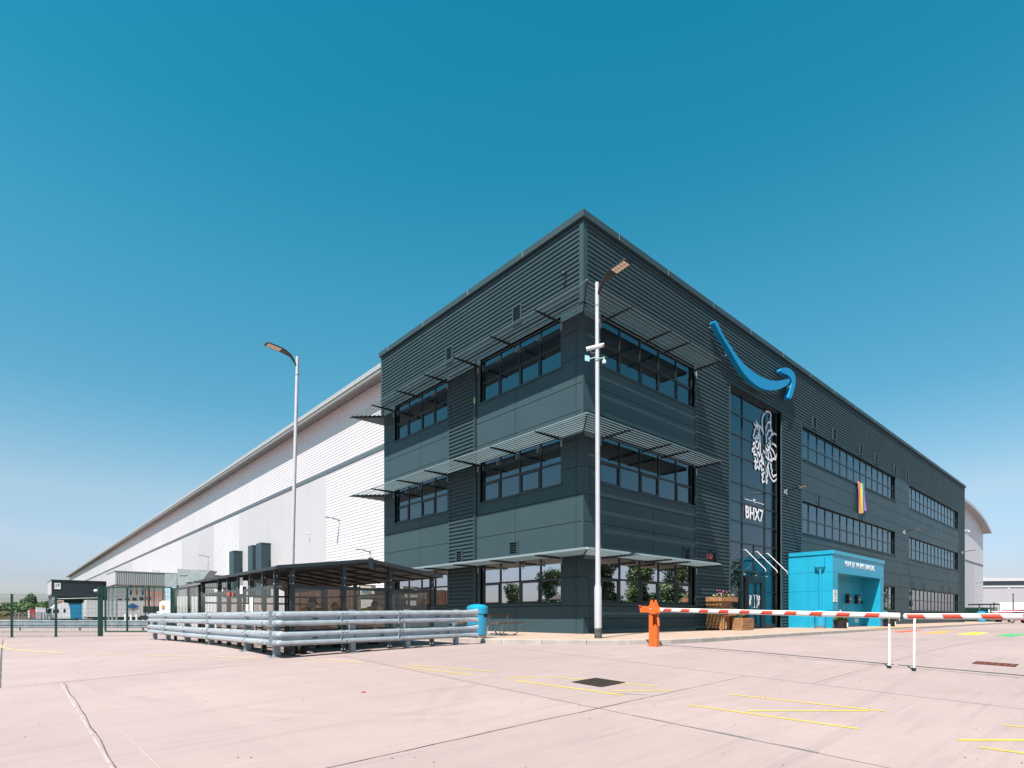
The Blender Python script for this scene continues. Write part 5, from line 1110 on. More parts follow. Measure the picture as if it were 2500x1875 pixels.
for f_ in (0, .33, .66, 1): c = a.lerp(b, f_); m.box((c.x-.045, c.y-.045, -.16), (c.x+.045, c.y+.045, 2.48))
m.build('leaf_frame', GREEN, t); m = MB(); wires(m, a, b, -.12, 2.45, pit=.08); m.build('mesh', GREEN, t)
m = MB(); m.ell((-11.36, 28.2, 2.27), (.11, .11, .09), 12, 8); m.build('camera_ball', WHITEP, t, smooth=True)
# ------------------------------------------------------------------ smoking shelters
def shelter():
    t = thing('smoking_shelter', 'dark steel framed shelter with shallow pitched roof and scratched clear sides behind the guardrail', 'shelter', (-9, 2, gz(-9, 2)))
    FR = DARKF; x0, x1, y0, y1, xr = -11.0, -7.1, -1.12, 5.5, -9.0; ze, zr_ = 1.78, 2.04
    def zroof(x_): return ze+(zr_-ze)*(1-abs((x_-xr)/(2.0 if x_ < xr else 1.9)))
    def post(x_, y_, z=None, w=.045):
        g_ = gz(x_, y_); m = MB(); m.box((x_-w, y_-w, g_), (x_+w, y_+w, (z or zroof(x_))-.03)); o = m.build('post', FR, t)
        b = MB()
        for zz in (g_+.06, .62, 1.45, 1.62): b.cyl((x_, y_-w-.008, zz), (x_, y_-w, zz), .012, n=7); b.cyl((x_-w-.008, y_, zz), (x_-w, y_, zz), .012, n=7)
        b.build('bolt', WHITEP, o)
    for x_ in (-10.73, -9.55, -8.36, -7.15): post(x_, y0+.03)
    for y_ in (-.72, .05, .95, 1.89, 2.78, 3.67, 5.4): post(x0+.06, y_)
    for y_ in (1.0, 3.2, 5.4): post(x1-.05, y_)
    for x_ in (-9.6, -8.4): post(x_, y1-.05)
    m = MB(); a = (x0-.1, y0-.18); 
    for xa, xb in ((x0-.12, xr), (xr, x1+.12)):
        za, zb = zroof(xa), zroof(xb); m.add([(xa, y0-.2, za), (xb, y0-.2, zb), (xb, y1+.1, zb), (xa, y1+.1, za), (xa, y0-.2, za+.012), (xb, y0-.2, zb+.012), (xb, y1+.1, zb+.012), (xa, y1+.1, za+.012)], [(0,3,2,1),(4,5,6,7),(0,1,5,4),(1,2,6,5),(2,3,7,6),(3,0,4,7)])
    m.build('roof_sheet', POLYC, t)
    m = MB()
    for y_ in (y0-.2, y1+.1):
        m.bar((x0-.13, y_, zroof(x0-.13)+.005), (xr, y_, zr_+.005), .03, .075); m.bar((xr, y_, zr_+.005), (x1+.13, y_, zroof(x1+.13)+.005), .03, .075)
    m.bar((x0-.13, y0-.2, zroof(x0-.13)), (x0-.13, y1+.1, zroof(x0-.13)), .03, .06); m.bar((x1+.13, y0-.2, zroof(x1+.13)), (x1+.13, y1+.1, zroof(x1+.13)), .03, .06); m.bar((xr, y0-.2, zr_+.02), (xr, y1+.1, zr_+.02), .09, .03); m.box((xr-.06, y0-.235, zr_-.19), (xr+.06, y0-.216, zr_+.06))
    m.build('roof_edge', FR, t)
    for k in range(8):
        y_ = y0+.05+k*(y1-y0-.1)/7
        for xa in (x0, x1):
            m = MB(); m.bar((xa, y_, zroof(xa)-.05), (xr, y_, zr_-.05), .035, .06); o = m.build('rafter', FR, t)
    m = MB()
    for k in range(1, 4):
        for s in (-1, 1): x_ = xr+s*k*.5; m.bar((x_, y0, zroof(x_)-.03), (x_, y1, zroof(x_)-.03), .05, .03)
    m.build('purlin', FR, t)
    m = MB(); z = 1.38
    m.bar((-10.73, y0+.03, z), (x1, y0+.03, z), .04, .06); m.bar((x0+.06, y0, z), (x0+.06, y1, z), .04, .06); m.bar((x1-.05, y0, z), (x1-.05, y1, z), .04, .06); m.bar((x0, y1-.05, z), (x1, y1-.05, z), .04, .06); m.bar((x0, y1-.05, 1.15), (x1, y1-.05, 1.15), .04, .05); m.bar((x0+.06, y0+.1, .28), (x0+.06, y1, .28), .04, .05)
    m.build('rail', FR, t)
    def panel(p, q, z0, z1):
        m = MB(); m.bar((*p, (z0+z1)/2), (*q, (z0+z1)/2), .006, z1-z0); m.build('clear_panel', CLEAR, t)
    fx = [-10.68, -9.55, -8.36, -7.15]
    for a, b in zip(fx, fx[1:]): panel((a+.03, y0+.085), (b-.03, y0+.085), .30, 1.37)
    fy = [-.98, -.72, .05, .95, 1.89, 2.78, 3.67, 5.4]
    for a, b in zip(fy[1:], fy[2:]): panel((x0+.01, a+.02), (x0+.01, b-.02), .26, 1.42)
    panel((x1-.1, -.9), (x1-.1, 3.2), .3, 1.37)
    for y_, z_, w_, h_, lab in ((.62, 1.02, .15, .34, 0), (1.4, 1.50, .13, .40, 0), (.95, .88, .12, .30, 0)):
        m = MB(); m.bar((x0-.005, y_, z_), (x0-.005, y_+w_*1.6, z_), .006, h_); m.build('paper_notice', WHITEP, t)
    m = MB(); m.ell((x0-.006, 2.6, 1.32), (.006, .16, .07), 14, 6); m.ell((x0-.006, 2.2, 1.3), (.006, .08, .05), 12, 6); m.build('red_mark', mat('faded_red', (.5, .09, .07), .6), t)
    # scribbled golden scratches
    rn = random.Random(4)
    for k in range(7):
        y_ = -.6+rn.uniform(0, 1.6); p = [(x0-.004, y_+i*.09, .72+.09*k*.4+.10*math.sin(i*.8+k)+rn.uniform(-.02, .02)) for i in range(8)]
        m = MB(); m.tube(p, .0035, 4); m.build('scratch', mat('scratch_ochre', (.55, .42, .22), .6), t)
    # rear shelter
    t2 = thing('curved_shelter', 'smaller rear shelter with a curved roof and clear end panels at the left', 'shelter', (-9, 7.2, gz(-9, 7.2)))
    ya, yb = 5.65, 9.0; n = 10
    def arc(u): return (x0+u*3.9, 1.66+.45*math.sin(PI*u)**.8)
    m = MB(); vs = []
    for dz in (0, .012):
        for y_ in (ya, yb):
            for i in range(n+1): a, z = arc(i/n); vs.append((a, y_, z+dz))
    k = n+1; m.add(vs, [(i, i+1, k+i+1, k+i) for i in range(n)]+[(2*k+i+1, 2*k+i, 3*k+i, 3*k+i+1) for i in range(n)]+[(i, 2*k+i, 2*k+i+1, i+1) for i in range(n)]); m.build('curved_roof', POLYC, t2, normals=False, smooth=True)
    m = MB()
    for y_ in (ya, yb): m.tube([(arc(i/n)[0], y_, arc(i/n)[1]+.01) for i in range(n+1)], .03, 6)
    m.bar((x0, ya, 1.66), (x0, yb, 1.66), .06, .06); m.bar((x0+3.9, ya, 1.66), (x0+3.9, yb, 1.66), .06, .06); m.build('roof_hoop', FR, t2)
    for a, b in ((x0+.03, ya+.02), (x0+.03, yb-.05), (x0+.03, 7.0), (x0+3.85, ya+.02), (x0+3.85, yb-.05), (x0+1.3, ya+.02), (x0+2.6, ya+.02)):
        m = MB(); m.box((a-.04, b-.04, gz(a, b)), (a+.04, b+.04, 1.68)); m.build('post', FR, t2)
    m = MB(); m.bar((x0+.03, ya, .36), (x0+.03, yb, .36), .05, .06); m.build('rail', FR, t2)
    for a, b in ((5.72, 6.95), (7.05, 8.9)):
        m = MB(); m.bar((x0, a, 1.0), (x0, b, 1.0), .006, 1.25); m.build('clear_panel', CLEAR, t2)
shelter()
# timber fence behind, with framed board
t = thing('timber_fence', 'brown vertical timber fence seen through the shelter', 'fence', (-2.5, 14, 0)); rn = random.Random(2)
for k in range(38):
    a = -4.95+k*.128; m = MB(); m.box((a, 14.0+rn.uniform(-.02, .02), gz(a, 14)), (a+.112, 14.05, 2.28+rn.uniform(-.02, .02))); m.build('board', WOODD, t)
m = MB(); m.box((-4.95, 14.06, .5), (-.1, 14.12, .6)); m.box((-4.95, 14.06, 1.9), (-.1, 14.12, 2.0)); m.build('rail', WOODD, t)
t = thing('framed_board', 'black framed pale picture board hung on the timber fence', 'notice board', (-1.16, 13.9, 2.08))
m = MB(); m.box((-1.62, 13.9, 1.76), (-.70, 13.94, 2.40)); m.build('frame', BLK, t); m = MB(); m.box((-1.57, 13.885, 1.81), (-.75, 13.8995, 2.35)); m.build('sheet', mat('cream_paper', (.95, .80, .68), .6), t); m = MB(); m.box((-1.5, 13.875, 1.95), (-.95, 13.8845, 2.18)); m.build('picture', mat('picture_teal', (.18, .32, .34), .6, var=.6, scale=8), t)
t = thing('white_board', 'plain white sheet board below the framed picture on the timber fence', 'notice board', (-1.18, 13.9, 1.4)); m = MB(); m.box((-1.5, 13.90, 1.18), (-.87, 13.93, 1.62)); m.build('panel', WHITEP, t); m = MB(); m.box((-1.53, 13.935, 1.15), (-.84, 13.95, 1.65)); m.build('backing', GALVD, t)
# ------------------------------------------------------------------ picnic tables
def picnic(loc, rz, lab, top_m):
    t = thing('picnic_table', lab, 'picnic table', loc, rz, 'picnic tables')
    m = MB()
    for i in range(4): m.box((-.85, -.34+i*.175, .66), (.85, -.34+i*.175+.16, .70))
    m.build('table_top', top_m, t, world=False)
    for s in (-1, 1):
        m = MB(); m.box((-.85, s*.66-.13, .40), (.85, s*.66-.01, .435)); m.box((-.85, s*.66+.01, .40), (.85, s*.66+.13, .435)); m.build('bench', top_m, t, world=False)
    for x_ in (-.6, .6):
        m = MB(); m.tube([(x_, -.78, .40), (x_, -.70, .12), (x_, -.62, .03), (x_, 0, .025), (x_, .62, .03), (x_, .70, .12), (x_, .78, .40)], .022, 8); m.tube([(x_, -.3, .66), (x_, -.25, .2), (x_, -.1, .03)], .022, 8); m.tube([(x_, .3, .66), (x_, .25, .2), (x_, .1, .03)], .022, 8); m.build('leg_frame', GALVD, t, world=False, smooth=True)
    return t
p1_ = picnic((-3.45, 1.0, .118), .35, 'red-brown topped picnic table on the pavement behind the blue bin', WOODD)
TG = mat('grey_table_top', (.16, .15, .15), .6)
p2_ = picnic((-9.35, .45, gz(-9.35, .45)), .12, 'grey steel picnic table where the man in orange leans', TG)
d_ = dup(p2_, (-9.4, 3.3, gz(-9.4, 3.3)), .05, 'grey steel picnic table at the back of the shelter')
d_ = dup(p2_, (-7.9, 1.7, gz(-7.9, 1.7)), 1.5, 'grey steel picnic table at the right side of the shelter')
for a, b, lab in ((-7.55, 4.9, 'grey upright ashtray bin left of the white board'), (-5.6, 6.6, 'grey upright ashtray bin near the office windows')):
    t = thing('ashtray_bin', lab, 'ashtray bin', (a, b, gz(a, b)), group='grey ashtray bins'); m = MB(); m.box((a-.2, b-.14, gz(a, b)), (a+.2, b+.14, 1.02)); m.build('body', BLKM, t, bevel=.03); m = MB(); m.box((a-.12, b-.146, .8), (a+.12, b-.1405, .9)); m.build('slot', BLACK, t)
t = thing('black_backpack', 'black backpack standing on the ground by the near corner of the shelter', 'backpack', (-10.45, -.75, gz(-10.4, -.8))); g_ = gz(-10.4, -.8)
m = MB(); m.ell((-10.45, -.78, g_+.17), (.16, .12, .19), 14, 10); m.ell((-10.40, -.88, g_+.12), (.12, .08, .11), 12, 8); m.build('body', CLOTH, t, smooth=True); m = MB(); m.tube([(-10.5, -.72, g_+.34), (-10.46, -.72, g_+.41), (-10.40, -.74, g_+.34)], .012, 6); m.build('strap', CLOTH, t)
t = thing('black_sign_case', 'thin black upright case leaning behind the front shelter post', 'case', (-10.62, -.7, g_)); m = MB(); m.box((-10.68, -.80, g_), (-10.63, -.45, g_+.36)); m.build('case', BLKM, t, bevel=.01); m = MB(); m.tube([(-10.655, -.72, g_+.36), (-10.655, -.68, g_+.4), (-10.655, -.58, g_+.4), (-10.655, -.54, g_+.36)], .008, 6); m.build('handle', BLK, t)
# ------------------------------------------------------------------ people
def skin_mesh(name, pts, edges, rad, m_, par, sub=2, root=0, label=None):
    me = bpy.data.meshes.new(name); me.from_pydata(pts, edges, []); o = bpy.data.objects.new(name, me); COL.objects.link(o)
    md = o.modifiers.new('s', 'SKIN'); md.use_smooth_shade = True
    for i, v in enumerate(me.skin_vertices[0].data):
        r = rad[i]; v.radius = (r, r) if not isinstance(r, tuple) else r; v.use_root = (i == root)
    sb = o.modifiers.new('b', 'SUBSURF'); sb.levels = sub; sb.render_levels = sub
    bpy.context.view_layer.update()
    nm = bpy.data.meshes.new_from_object(o.evaluated_get(bpy.context.evaluated_depsgraph_get())); bpy.data.objects.remove(o)
    nm.materials.clear(); nm.materials.append(m_); nm.name = name; nm.polygons.foreach_set('use_smooth', [True]*len(nm.polygons))
    o = bpy.data.objects.new(name, nm); COL.objects.link(o); o.parent = par
    return o
def person(loc, rz, lab, lean, vest, sleeve, trousers, hair=HAIR, cap=None, elbows=.18, head_turn=.2, head_down=.05):
    """seated figure facing local +y; lean = how far the shoulders come forward"""
    t = thing('person', lab, 'person', loc, rz)
    sh, hz = lean, .95-lean*.35; nx_ = lean+.05; nz2 = hz+.14; hx = lean+.10+head_down; hzz = hz+.30-head_down
    P = [(0, 0, .50), (0, lean*.35, .68), (0, lean*.8, .86), (0, sh, hz), (0, nx_, nz2)]         # 0-4 spine, neck
    P += [(0, hx-.01, hzz-.03), (0, hx, hzz+.05)]                                              # 5-6 head core
    P += [(-.17, sh, hz), (-.23, sh+.10, hz-.24), (-.10, sh+.34, .78), (-.06, sh+.40, .775)]   # 7-10 left arm
    P += [(.17, sh, hz), (.23, sh+.10, hz-.24), (.10, sh+.34, .78), (.06, sh+.40, .775)]       # 11-14
    P += [(-.10, .02, .47), (-.13, .43, .47), (-.13, .42, .10), (-.13, .56, .05)]              # 15-18 left leg
    P += [(.10, .02, .47), (.13, .43, .47), (.13, .42, .10), (.13, .56, .05)]                  # 19-22
    E = [(0,1),(1,2),(2,3),(3,4),(4,5),(5,6),(3,7),(7,8),(8,9),(9,10),(3,11),(11,12),(12,13),(13,14),(0,15),(15,16),(16,17),(17,18),(0,19),(19,20),(20,21),(21,22)]
    Rr = [.12, .115, .125, .10, .05, .078, .085, .055, .042, .028, .026, .055, .042, .028, .026, .075, .058, .042, .035, .075, .058, .042, .035]
    # fingers: short chains rooted in each palm
    for side, b in ((-1, 10), (1, 14)):
        px, py, pz = P[b]; dirx = -side*.35
        for k in range(4):
            n0 = len(P); o_ = side*(k-1.5)*.017; L1 = (.040, .046, .043, .034)[k]
            P += [(px+o_+dirx*.03, py+.035, pz+.005), (px+o_+dirx*.06, py+.035+L1, pz+.012), (px+o_+dirx*.08, py+.035+L1*1.6, pz-.006)]; E += [(b, n0), (n0, n0+1), (n0+1, n0+2)]; Rr += [.0105, .0092, .008]
        n0 = len(P); P += [(px-side*.03, py+.01, pz), (px-side*.052, py+.035, pz+.004)]; E += [(b, n0), (n0, n0+1)]; Rr += [.012, .010]
    body = skin_mesh('body', P, E, Rr, SKIN, t, 2)
    hc = Vector((0, hx+.005, hzz+.03)); rot = Matrix.Rotation(head_turn, 3, 'Z') @ Matrix.Rotation(-.35-head_down*2, 3, 'X')
    def HP(v): return hc+rot @ Vector(v)
    f = MB(); f.ell(hc, (.078, .098, .115), 18, 14, rot=rot); f.ell(HP((0, .098, -.01)), (.013, .02, .022), 8, 6, rot=rot); f.ell(HP((0, .085, -.075)), (.03, .022, .02), 8, 6, rot=rot)
    for s in (-1, 1): f.ell(HP((s*.078, .0, 0)), (.012, .022, .032), 8, 6, rot=rot)
    f.build('face', SKIN, t, world=False, smooth=True)
    f = MB()
    for s in (-1, 1): f.ell(HP((s*.03, .088, .015)), (.012, .008, .008), 8, 5, rot=rot)
    f.ell(HP((0, .099, -.052)), (.024, .006, .006), 8, 5, rot=rot); f.build('eyes_and_mouth', HAIR, t, world=False)
    h = MB(); h.ell(HP((0, -.018, .03)), (.088, .098, .105), 18, 12, rot=rot); h.build('hair', hair, t, world=False, smooth=True)
    if cap:
        c = MB(); c.ell(HP((0, -.008, .055)), (.094, .108, .09), 18, 10, rot=rot); c.prism([HP(v) for v in ((-.06, .07, .055), (.06, .07, .055), (.045, .17, .045), (-.045, .17, .045))], (0, 0, .012)); c.build('cap', cap, t, world=False, smooth=True)
    # clothing grown a little outside the body
    skin_mesh('jacket', [P[i] for i in (0, 1, 2, 3, 4, 7, 8, 9, 11, 12, 13)], [(0,1),(1,2),(2,3),(3,4),(3,5),(5,6),(6,7),(3,8),(8,9),(9,10)], [.135, .130, .14, .115, .058, .068, .052, .036, .068, .052, .036], sleeve, t, 2)
    if vest:
        skin_mesh('vest', [P[0], P[1], P[2], P[3], tuple(Vector(P[3]).lerp(Vector(P[7]), .62)), tuple(Vector(P[3]).lerp(Vector(P[11]), .62))], [(0,1),(1,2),(2,3),(3,4),(3,5)], [.148, .146, .155, .13, .075, .075], vest, t, 2)
    skin_mesh('trousers', [P[i] for i in (0, 15, 16, 17, 19, 20, 21)], [(0,1),(1,2),(2,3),(0,4),(4,5),(5,6)], [.14, .09, .072, .055, .09, .072, .055], trousers, t, 2)
    for s in (-1, 1):
        b = MB(); b.ell((s*.13, .47, .06), (.055, .14, .065), 12, 8); b.ell((s*.13, .41, .12), (.055, .06, .10), 12, 8); b.build('boot', BLK, t, world=False, smooth=True)
    return t
g_ = gz(-9.9, -.2)
person((-10.1, .30, g_+.02), -1.25, 'man in a black cap and orange high-vis vest leaning over the shelter table', .30, HVO, CLOTH, CLOTH, cap=CLOTH, head_turn=-.1, head_down=.06)
person((-8.75, -.15, g_+.0), .75, 'dark haired person in orange resting low beyond the man in the cap', .34, HVO, HVO, CLOTH, head_turn=2.2, head_down=.14)
person((-8.35, .75, g_+.02), -1.9, 'seated worker in a yellow high-vis vest and brown trousers behind the rails', .28, HVY, HVY, BROWNC, head_turn=.2, head_down=.12)
# ------------------------------------------------------------------ far right: palisade, car, distant sheds
t = thing('palisade_compound', 'dark green palisade enclosure with a black rail past the far end of the office', 'fence', (74, 0, 0)); m = MB(); m.bar((73.3, 2.2, .9), (76.4, -.6, .9), .05, 1.7); m.build('inner_sheet', BLKM, t); m = MB()
a, b = Vector((73.0, 1.6)), Vector((76.0, -1.1)); n = 34
for i in range(n+1):
    c = a.lerp(b, i/n); m.box((c.x-.025, c.y-.025, 0), (c.x+.025, c.y+.025, 1.85))
m.build('pale', GREEN, t); m = MB()
for z in (.3, 1.1, 1.80): m.bar((a.x, a.y, z), (b.x, b.y, z), .05, .10)
m.build('rail', GREEN, t); m = MB(); m.bar((a.x+.7, a.y-.3, 2.2), (b.x+.5, b.y-.1, 2.25), .25, .16); m.build('roof_bar', BLKM, t)
for c in (.35, .7, .97):
    p = a.lerp(b, c); m = MB(); m.cyl((p.x+.8, p.y-.2, 0), (p.x+.8, p.y-.2, 2.2), .05, n=8); m.build('post', GALVD, t)
for x_, y_, h_, lab in ((70.5, -1.55, 2.32, 'thin black pole in front of the palisade'), (80.1, -2.1, 3.6, 'taller black pole rising behind the red car')):
    t = thing('black_pole', lab, 'pole', (x_, y_, 0), group='black poles by the red car'); m = MB(); m.cyl((x_, y_, 0), (x_, y_, h_), .07, .05, n=10); m.build('shaft', BLKM, t, smooth=True); m = MB(); m.ell((x_, y_, h_), (.09, .09, .06), 10, 6); m.build('cap', BLKM, t)
t = thing('parked_car', 'red estate car seen side on at the right edge', 'car', (68.6, -3.85, 0), -R_(41.8))
CR = mat('car_red', (.62, .02, .02), .25, coat=.8, var=.02)
pr = [(-2.3, .45), (-2.34, .75), (-2.22, .95), (-1.75, 1.0), (-1.35, 1.34), (-.9, 1.45), (.2, 1.48), (1.2, 1.42), (1.85, 1.22), (2.25, .95), (2.33, .6), (2.28, .35), (1.85, .3), (-1.9, .3)]
m = MB(); m.prism([(a, -.88, b) for a, b in pr], (0, 1.76, 0)); m.build('body', CR, t, world=False, bevel=.08, smooth=True)
m = MB(); m.prism([(-1.62, -.90, 1.0), (-1.28, -.90, 1.30), (-.6, -.90, 1.38), (.4, -.9, 1.41), (1.2, -.9, 1.35), (1.75, -.9, 1.12), (1.6, -.9, 1.0)], (0, 1.8, 0)); m.build('side_windows', CARGL, t, world=False)
m = MB()
for a in (-.55, .5): m.box((a, -.91, 1.0), (a+.06, .91, 1.4))
m.build('door_pillar', BLK, t, world=False); m = MB(); m.box((-1.1, -.95, .95), (-.9, -.9, 1.08)); m.build('door_mirror', CR, t, world=False)
for a in (-1.45, 1.4):
    for s in (-.80, .80):
        m = MB(); m.cyl((a, s-.1, .32), (a, s+.1, .32), .32, n=20); o = m.build('wheel', TY, t, world=False, smooth=True); m = MB(); m.cyl((a, s-.11, .32), (a, s+.11, .32), .2, n=14); m.build('rim', RIM, o, world=False)
m = MB(); m.box((2.28, -.8, .7), (2.34, -.5, .85)); m.build('tail_light', REDP, t, world=False)
t = thing('parked_car', 'white car mostly hidden behind the green palisade', 'car', (79, -1.2, 0), -.7); m = MB(); m.prism([(-2, -.8, .35), (-2, -.8, .8), (-1.2, -.8, .95), (-.7, -.8, 1.35), (.8, -.8, 1.38), (1.6, -.8, .95), (2, -.8, .8), (2, -.8, .35)], (0, 1.6, 0)); m.build('body', WHITEP, t, world=False, bevel=.08); m = MB(); m.prism([(-1.0, -.82, .95), (-.65, -.82, 1.28), (.7, -.82, 1.3), (1.25, -.82, .95)], (0, 1.64, 0)); m.build('side_windows', CARGL, t, world=False)
t = thing('distant_warehouse', 'distant pale warehouse with grey eaves band at the right edge', 'warehouse', (200, 70, 0)); D = 300
def dpt(l, z, d=D): x_, y_, _ = w_of(d, l); return (x_, y_, z)
def strip(z0, z1, th, m_, nm, l0=240, l1=330, d=D):
    m = MB(); m.prism([dpt(l0, z0, d), dpt(l1, z0, d-12), dpt(l1, z1, d-12), dpt(l0, z1, d)], (FW[0]*th, FW[1]*th, 0)); m.build(nm, m_, t)
DW = mat('distant_wall', (.47, .445, .48), .6); DWL = mat('distant_edge', (.62, .60, .63), .6)
strip(0, 16.1, 40, DW, 'wall'); strip(16.1, 16.9, 40, DWL, 'sill_band', d=D-.4); strip(16.9, 19.3, 40, BAND, 'grey_band', d=D-.2); strip(19.3, 20.8, 42, DWL, 'roof_edge', d=D-1.5)
m = MB(); 
for l0, l1, z0, z1 in ((262.5, 263.8, 11.4, 12), (261, 264, 7, 7.5)): m.prism([dpt(l0, z0, D-1.9), dpt(l1, z0, D-2), dpt(l1, z1, D-2), dpt(l0, z1, D-1.9)], (.01, .01, 0))
m.build('green_sign', mat('exit_green', (.02, .4, .22), .5), t)
t = thing('lorry_trailer', 'white box trailer standing in front of the distant warehouse', 'lorry trailer', (120, 25, 0))
m = MB(); m.prism([dpt(104, 1.0, 121), dpt(116, 1.0, 119), dpt(116, 3.75, 119), dpt(104, 3.75, 121)], (2, 2.2, 0)); m.build('body', WHITET, t); m = MB()
for l_ in (106, 107.2, 113): p = dpt(l_, .5, 120.6); m.cyl((p[0], p[1], .5), (p[0]+.3, p[1]+.3, .5), .5, n=14)
m.build('wheel', TY, t)
t = thing('lamp_post', 'tiny pale lamp post in front of the distant warehouse', 'lamp post', dpt(230, 0, 260)); p = dpt(228, 0, 260); m = MB(); m.cyl(p, (p[0], p[1], 13.5), .12, n=8); m.build('pole', POLE, t); m = MB(); m.ell((p[0], p[1], 13.6), (.5, .5, .25), 8, 6); m.build('lamp_head', WHITEP, t)
# ------------------------------------------------------------------ trees, bank, hedge
def crown_mesh(nm, clumps, leaf, n, seed, m_=None):
    rn = random.Random(seed); mb = MB()
    for c, r in clumps:
        for _ in range(int(n*r[0]*r[2])):
            d = Vector((rn.gauss(0, 1), rn.gauss(0, 1), rn.gauss(0, 1))).normalized(); k = rn.uniform(.45, 1.0)**.6
            p = Vector(c)+Vector((d.x*r[0], d.y*r[1], d.z*r[2]))*k; a = Vector((rn.gauss(0, 1), rn.gauss(0, 1), rn.gauss(0, .6))).normalized(); b = a.cross(d).normalized() if abs(a.dot(d)) < .95 else a.orthogonal(); s = leaf*rn.uniform(.5, 1.3)
            mb.add([p-a*s, p+b*s*.6, p+a*s, p-b*s*.6], [(0, 1, 2, 3)])
    return mb
def tree(loc, h, w_, lab, seed, leaf=.20, n=190, grp=None, name='tree'):
    rn = random.Random(seed); t = thing(name, lab, 'tree', loc, rn.uniform(0, 6), grp)
    cl = []
    for k in range(20):
        a = rn.uniform(0, 2*PI); rr = rn.uniform(0, .62)*w_; z = rn.uniform(.20, .90)*h; f_ = 1-abs(z/h-.55)*.9; cl.append(((rr*math.cos(a)*f_, rr*math.sin(a)*f_, z), (w_*rn.uniform(.28, .45), w_*rn.uniform(.28, .45), h*rn.uniform(.10, .17))))
    crown_mesh('crown', cl, leaf, n, seed).build('crown', LEAF, t, world=False, normals=False)
    m = MB(); m.tube([(0, 0, -.3), (.05, 0, h*.3), (0, .1, h*.55), (.1, 0, h*.8)], [h*.028, h*.02, h*.013, h*.005], 10)
    for c, r in cl[:8]: m.tube([(0, 0, h*.3), Vector(c)*.5+Vector((0, 0, h*.15)), c], [h*.012, h*.007, h*.003], 6)
    m.build('trunk', BARK, t, world=False, smooth=True); return t
# behind and beside the camera, mirrored in the ground floor windows
TA = tree((24, -21, 0), 9.5, 4.2, 'large green tree south of the road, nearest the entrance', 5, grp='trees across the road')
TB = tree((31, -24, 0), 8, 3.6, 'green tree south of the road, second from the entrance', 9, grp='trees across the road')
sp = [(16.5, -19.5, 1.0), (20, -24, 1.1), (27.5, -25, 1.15), (38, -24, .9), (46, -25, 1.0), (55, -24, .85), (66, -25, 1.0), (80, -26, 1.1), (95, -26, 1.0), (112, -27, 1.2), (132, -27, 1.0), (155, -28, 1.1)]
for k, (a, b, s) in enumerate(sp): dup((TA, TB)[k % 2], (a, b, 0), k*1.3, 'green tree in the row across the road, mirrored in the south windows', 'trees across the road', (s,)*3)
wd = [(-62, 50, 1.1), (-70, 62, 1.2), (-55, 66, .9), (-80, 80, 1.3), (-48, 40, .8), (-75, 45, 1.1), (-60, 30, .9)]
for k, (a, b, s) in enumerate(wd): dup((TB, TA)[k % 2], (a, b, -.5), k*1.7, 'green tree west of the yard, mirrored in the west windows', 'trees west of the yard', (s,)*3)
t = thing('shipping_container', 'red shipping container west of the yard, mirrored in the office windows', 'container', (-24, 28, -.5)); m = MB(); m.box((-27, 22, -.3), (-24.6, 30, 2.1)); m.build('body', mat('container_red', (.5, .05, .03), .6), t); m = MB()
for i in range(26): m.box((-24.6, 22.1+i*.3, -.2), (-24.55, 22.25+i*.3, 2.0))
m.build('corrugation', MATS['container_red'], t); m = MB(); m.box((-27, 22, -.5), (-24.6, 30, -.3)); m.build('base', BLKM, t)
cl = []; rn = random.Random(77)
for k in range(46): a = rn.uniform(0, 1); cl.append(((-52-25*a+rn.uniform(-3, 3), 26+70*a, 1.6), (rn.uniform(2, 4), rn.uniform(2, 4), rn.uniform(1.5, 3.2))))
for k in range(90): cl.append(((22+k*1.5+rn.uniform(-1, 1), -29+rn.uniform(-1, 1), 1.2), (rn.uniform(1.5, 3), 1.5, rn.uniform(1.2, 2.6))))
tag(crown_mesh('w', cl, .34, 70, 5).build('hedgerow', LEAF, normals=False), kind='stuff')
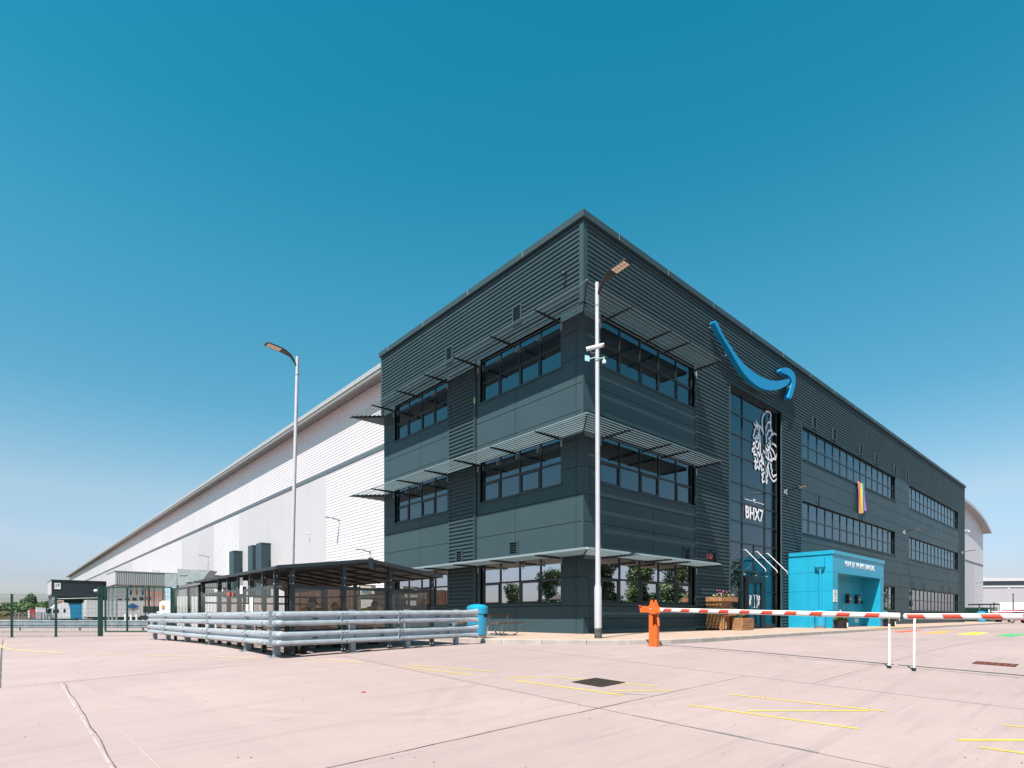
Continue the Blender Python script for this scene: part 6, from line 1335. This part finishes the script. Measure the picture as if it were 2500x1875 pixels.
# left horizon: bank and wood
BANK = mat('rough_grass_bank', (.17, .12, .055), .95, var=.5, scale=.08, bump=.5, bscale=1)
g = MB(); dd = [165, 175, 190, 210, 240, 300, 420]; hh = [-.55, .3, 1.2, 2.2, 3.2, 4.0, 5]; L0 = list(range(-420, -104, 8))
for i, d in enumerate(dd):
    for l in L0: x_, y_, _ = w_of(d, l); g.v.append((x_, y_, hh[i]+.5*math.sin(l*.07+i)-.0 if i else -.6))
k = len(L0)
for i in range(len(dd)-1):
    for j in range(k-1): g.f.append((i*k+j, i*k+j+1, (i+1)*k+j+1, (i+1)*k+j)); g.m.append(0)
tag(g.build('grass_bank', BANK, normals=False, smooth=True), kind='structure')
rn = random.Random(31); cl = []
for k in range(150):
    d = rn.uniform(205, 260); l = -d*rn.uniform(.74, 1.35); x_, y_, _ = w_of(d, l); h_ = rn.uniform(1.6, 2.5)*d/220; cl.append(((x_, y_, 2.4+h_*.7+(1.2 if k % 9 == 0 else 0)), (rn.uniform(3, 5.5), rn.uniform(3, 5), h_)))
tag(crown_mesh('w', cl, .55, 22, 8).build('woodland', LEAF, normals=False), kind='stuff')
cl = []
for k in range(120):
    d = rn.uniform(170, 200); l = -d*rn.uniform(.72, 1.3); x_, y_, _ = w_of(d, l); h_ = rn.uniform(.4, .9); cl.append(((x_, y_, 1.0+h_*.5), (rn.uniform(2, 5), rn.uniform(2, 4), h_)))
tag(crown_mesh('w', cl, .40, 40, 18).build('scrub', mat('scrub_brown_green', (.16, .12, .05), .9, var=.5, scale=.3), normals=False), kind='stuff')
t = thing('tree', 'dark round-headed tree standing above the wood at the far left', 'tree', (-8.2, 275, 2)); p = (-8.2, 275.2)
crown_mesh('c', [((p[0], p[1], 7.0), (1.9, 1.9, 2.9)), ((p[0]-.5, p[1], 5.2), (1.7, 1.7, 1.7)), ((p[0]+.6, p[1], 5.0), (1.6, 1.6, 1.6))], .30, 240, 3).build('crown', LEAF, t, normals=False); m = MB(); m.cyl((p[0], p[1], 1), (p[0], p[1], 6), .3, .15, n=8); m.build('trunk', BARK, t)
t = thing('tree', 'smaller loose tree left of the dark round-headed one', 'tree', (-10.5, 277, 2)); p = (-10.4, 277)
crown_mesh('c', [((p[0], p[1], 5.8), (1.2, 1.2, 2.0)), ((p[0]-.6, p[1], 4.9), (1.1, 1.1, 1.2))], .28, 170, 13).build('crown', LEAF, t, normals=False); m = MB(); m.cyl((p[0], p[1], 1), (p[0], p[1], 5), .2, .1, n=8); m.build('trunk', BARK, t)
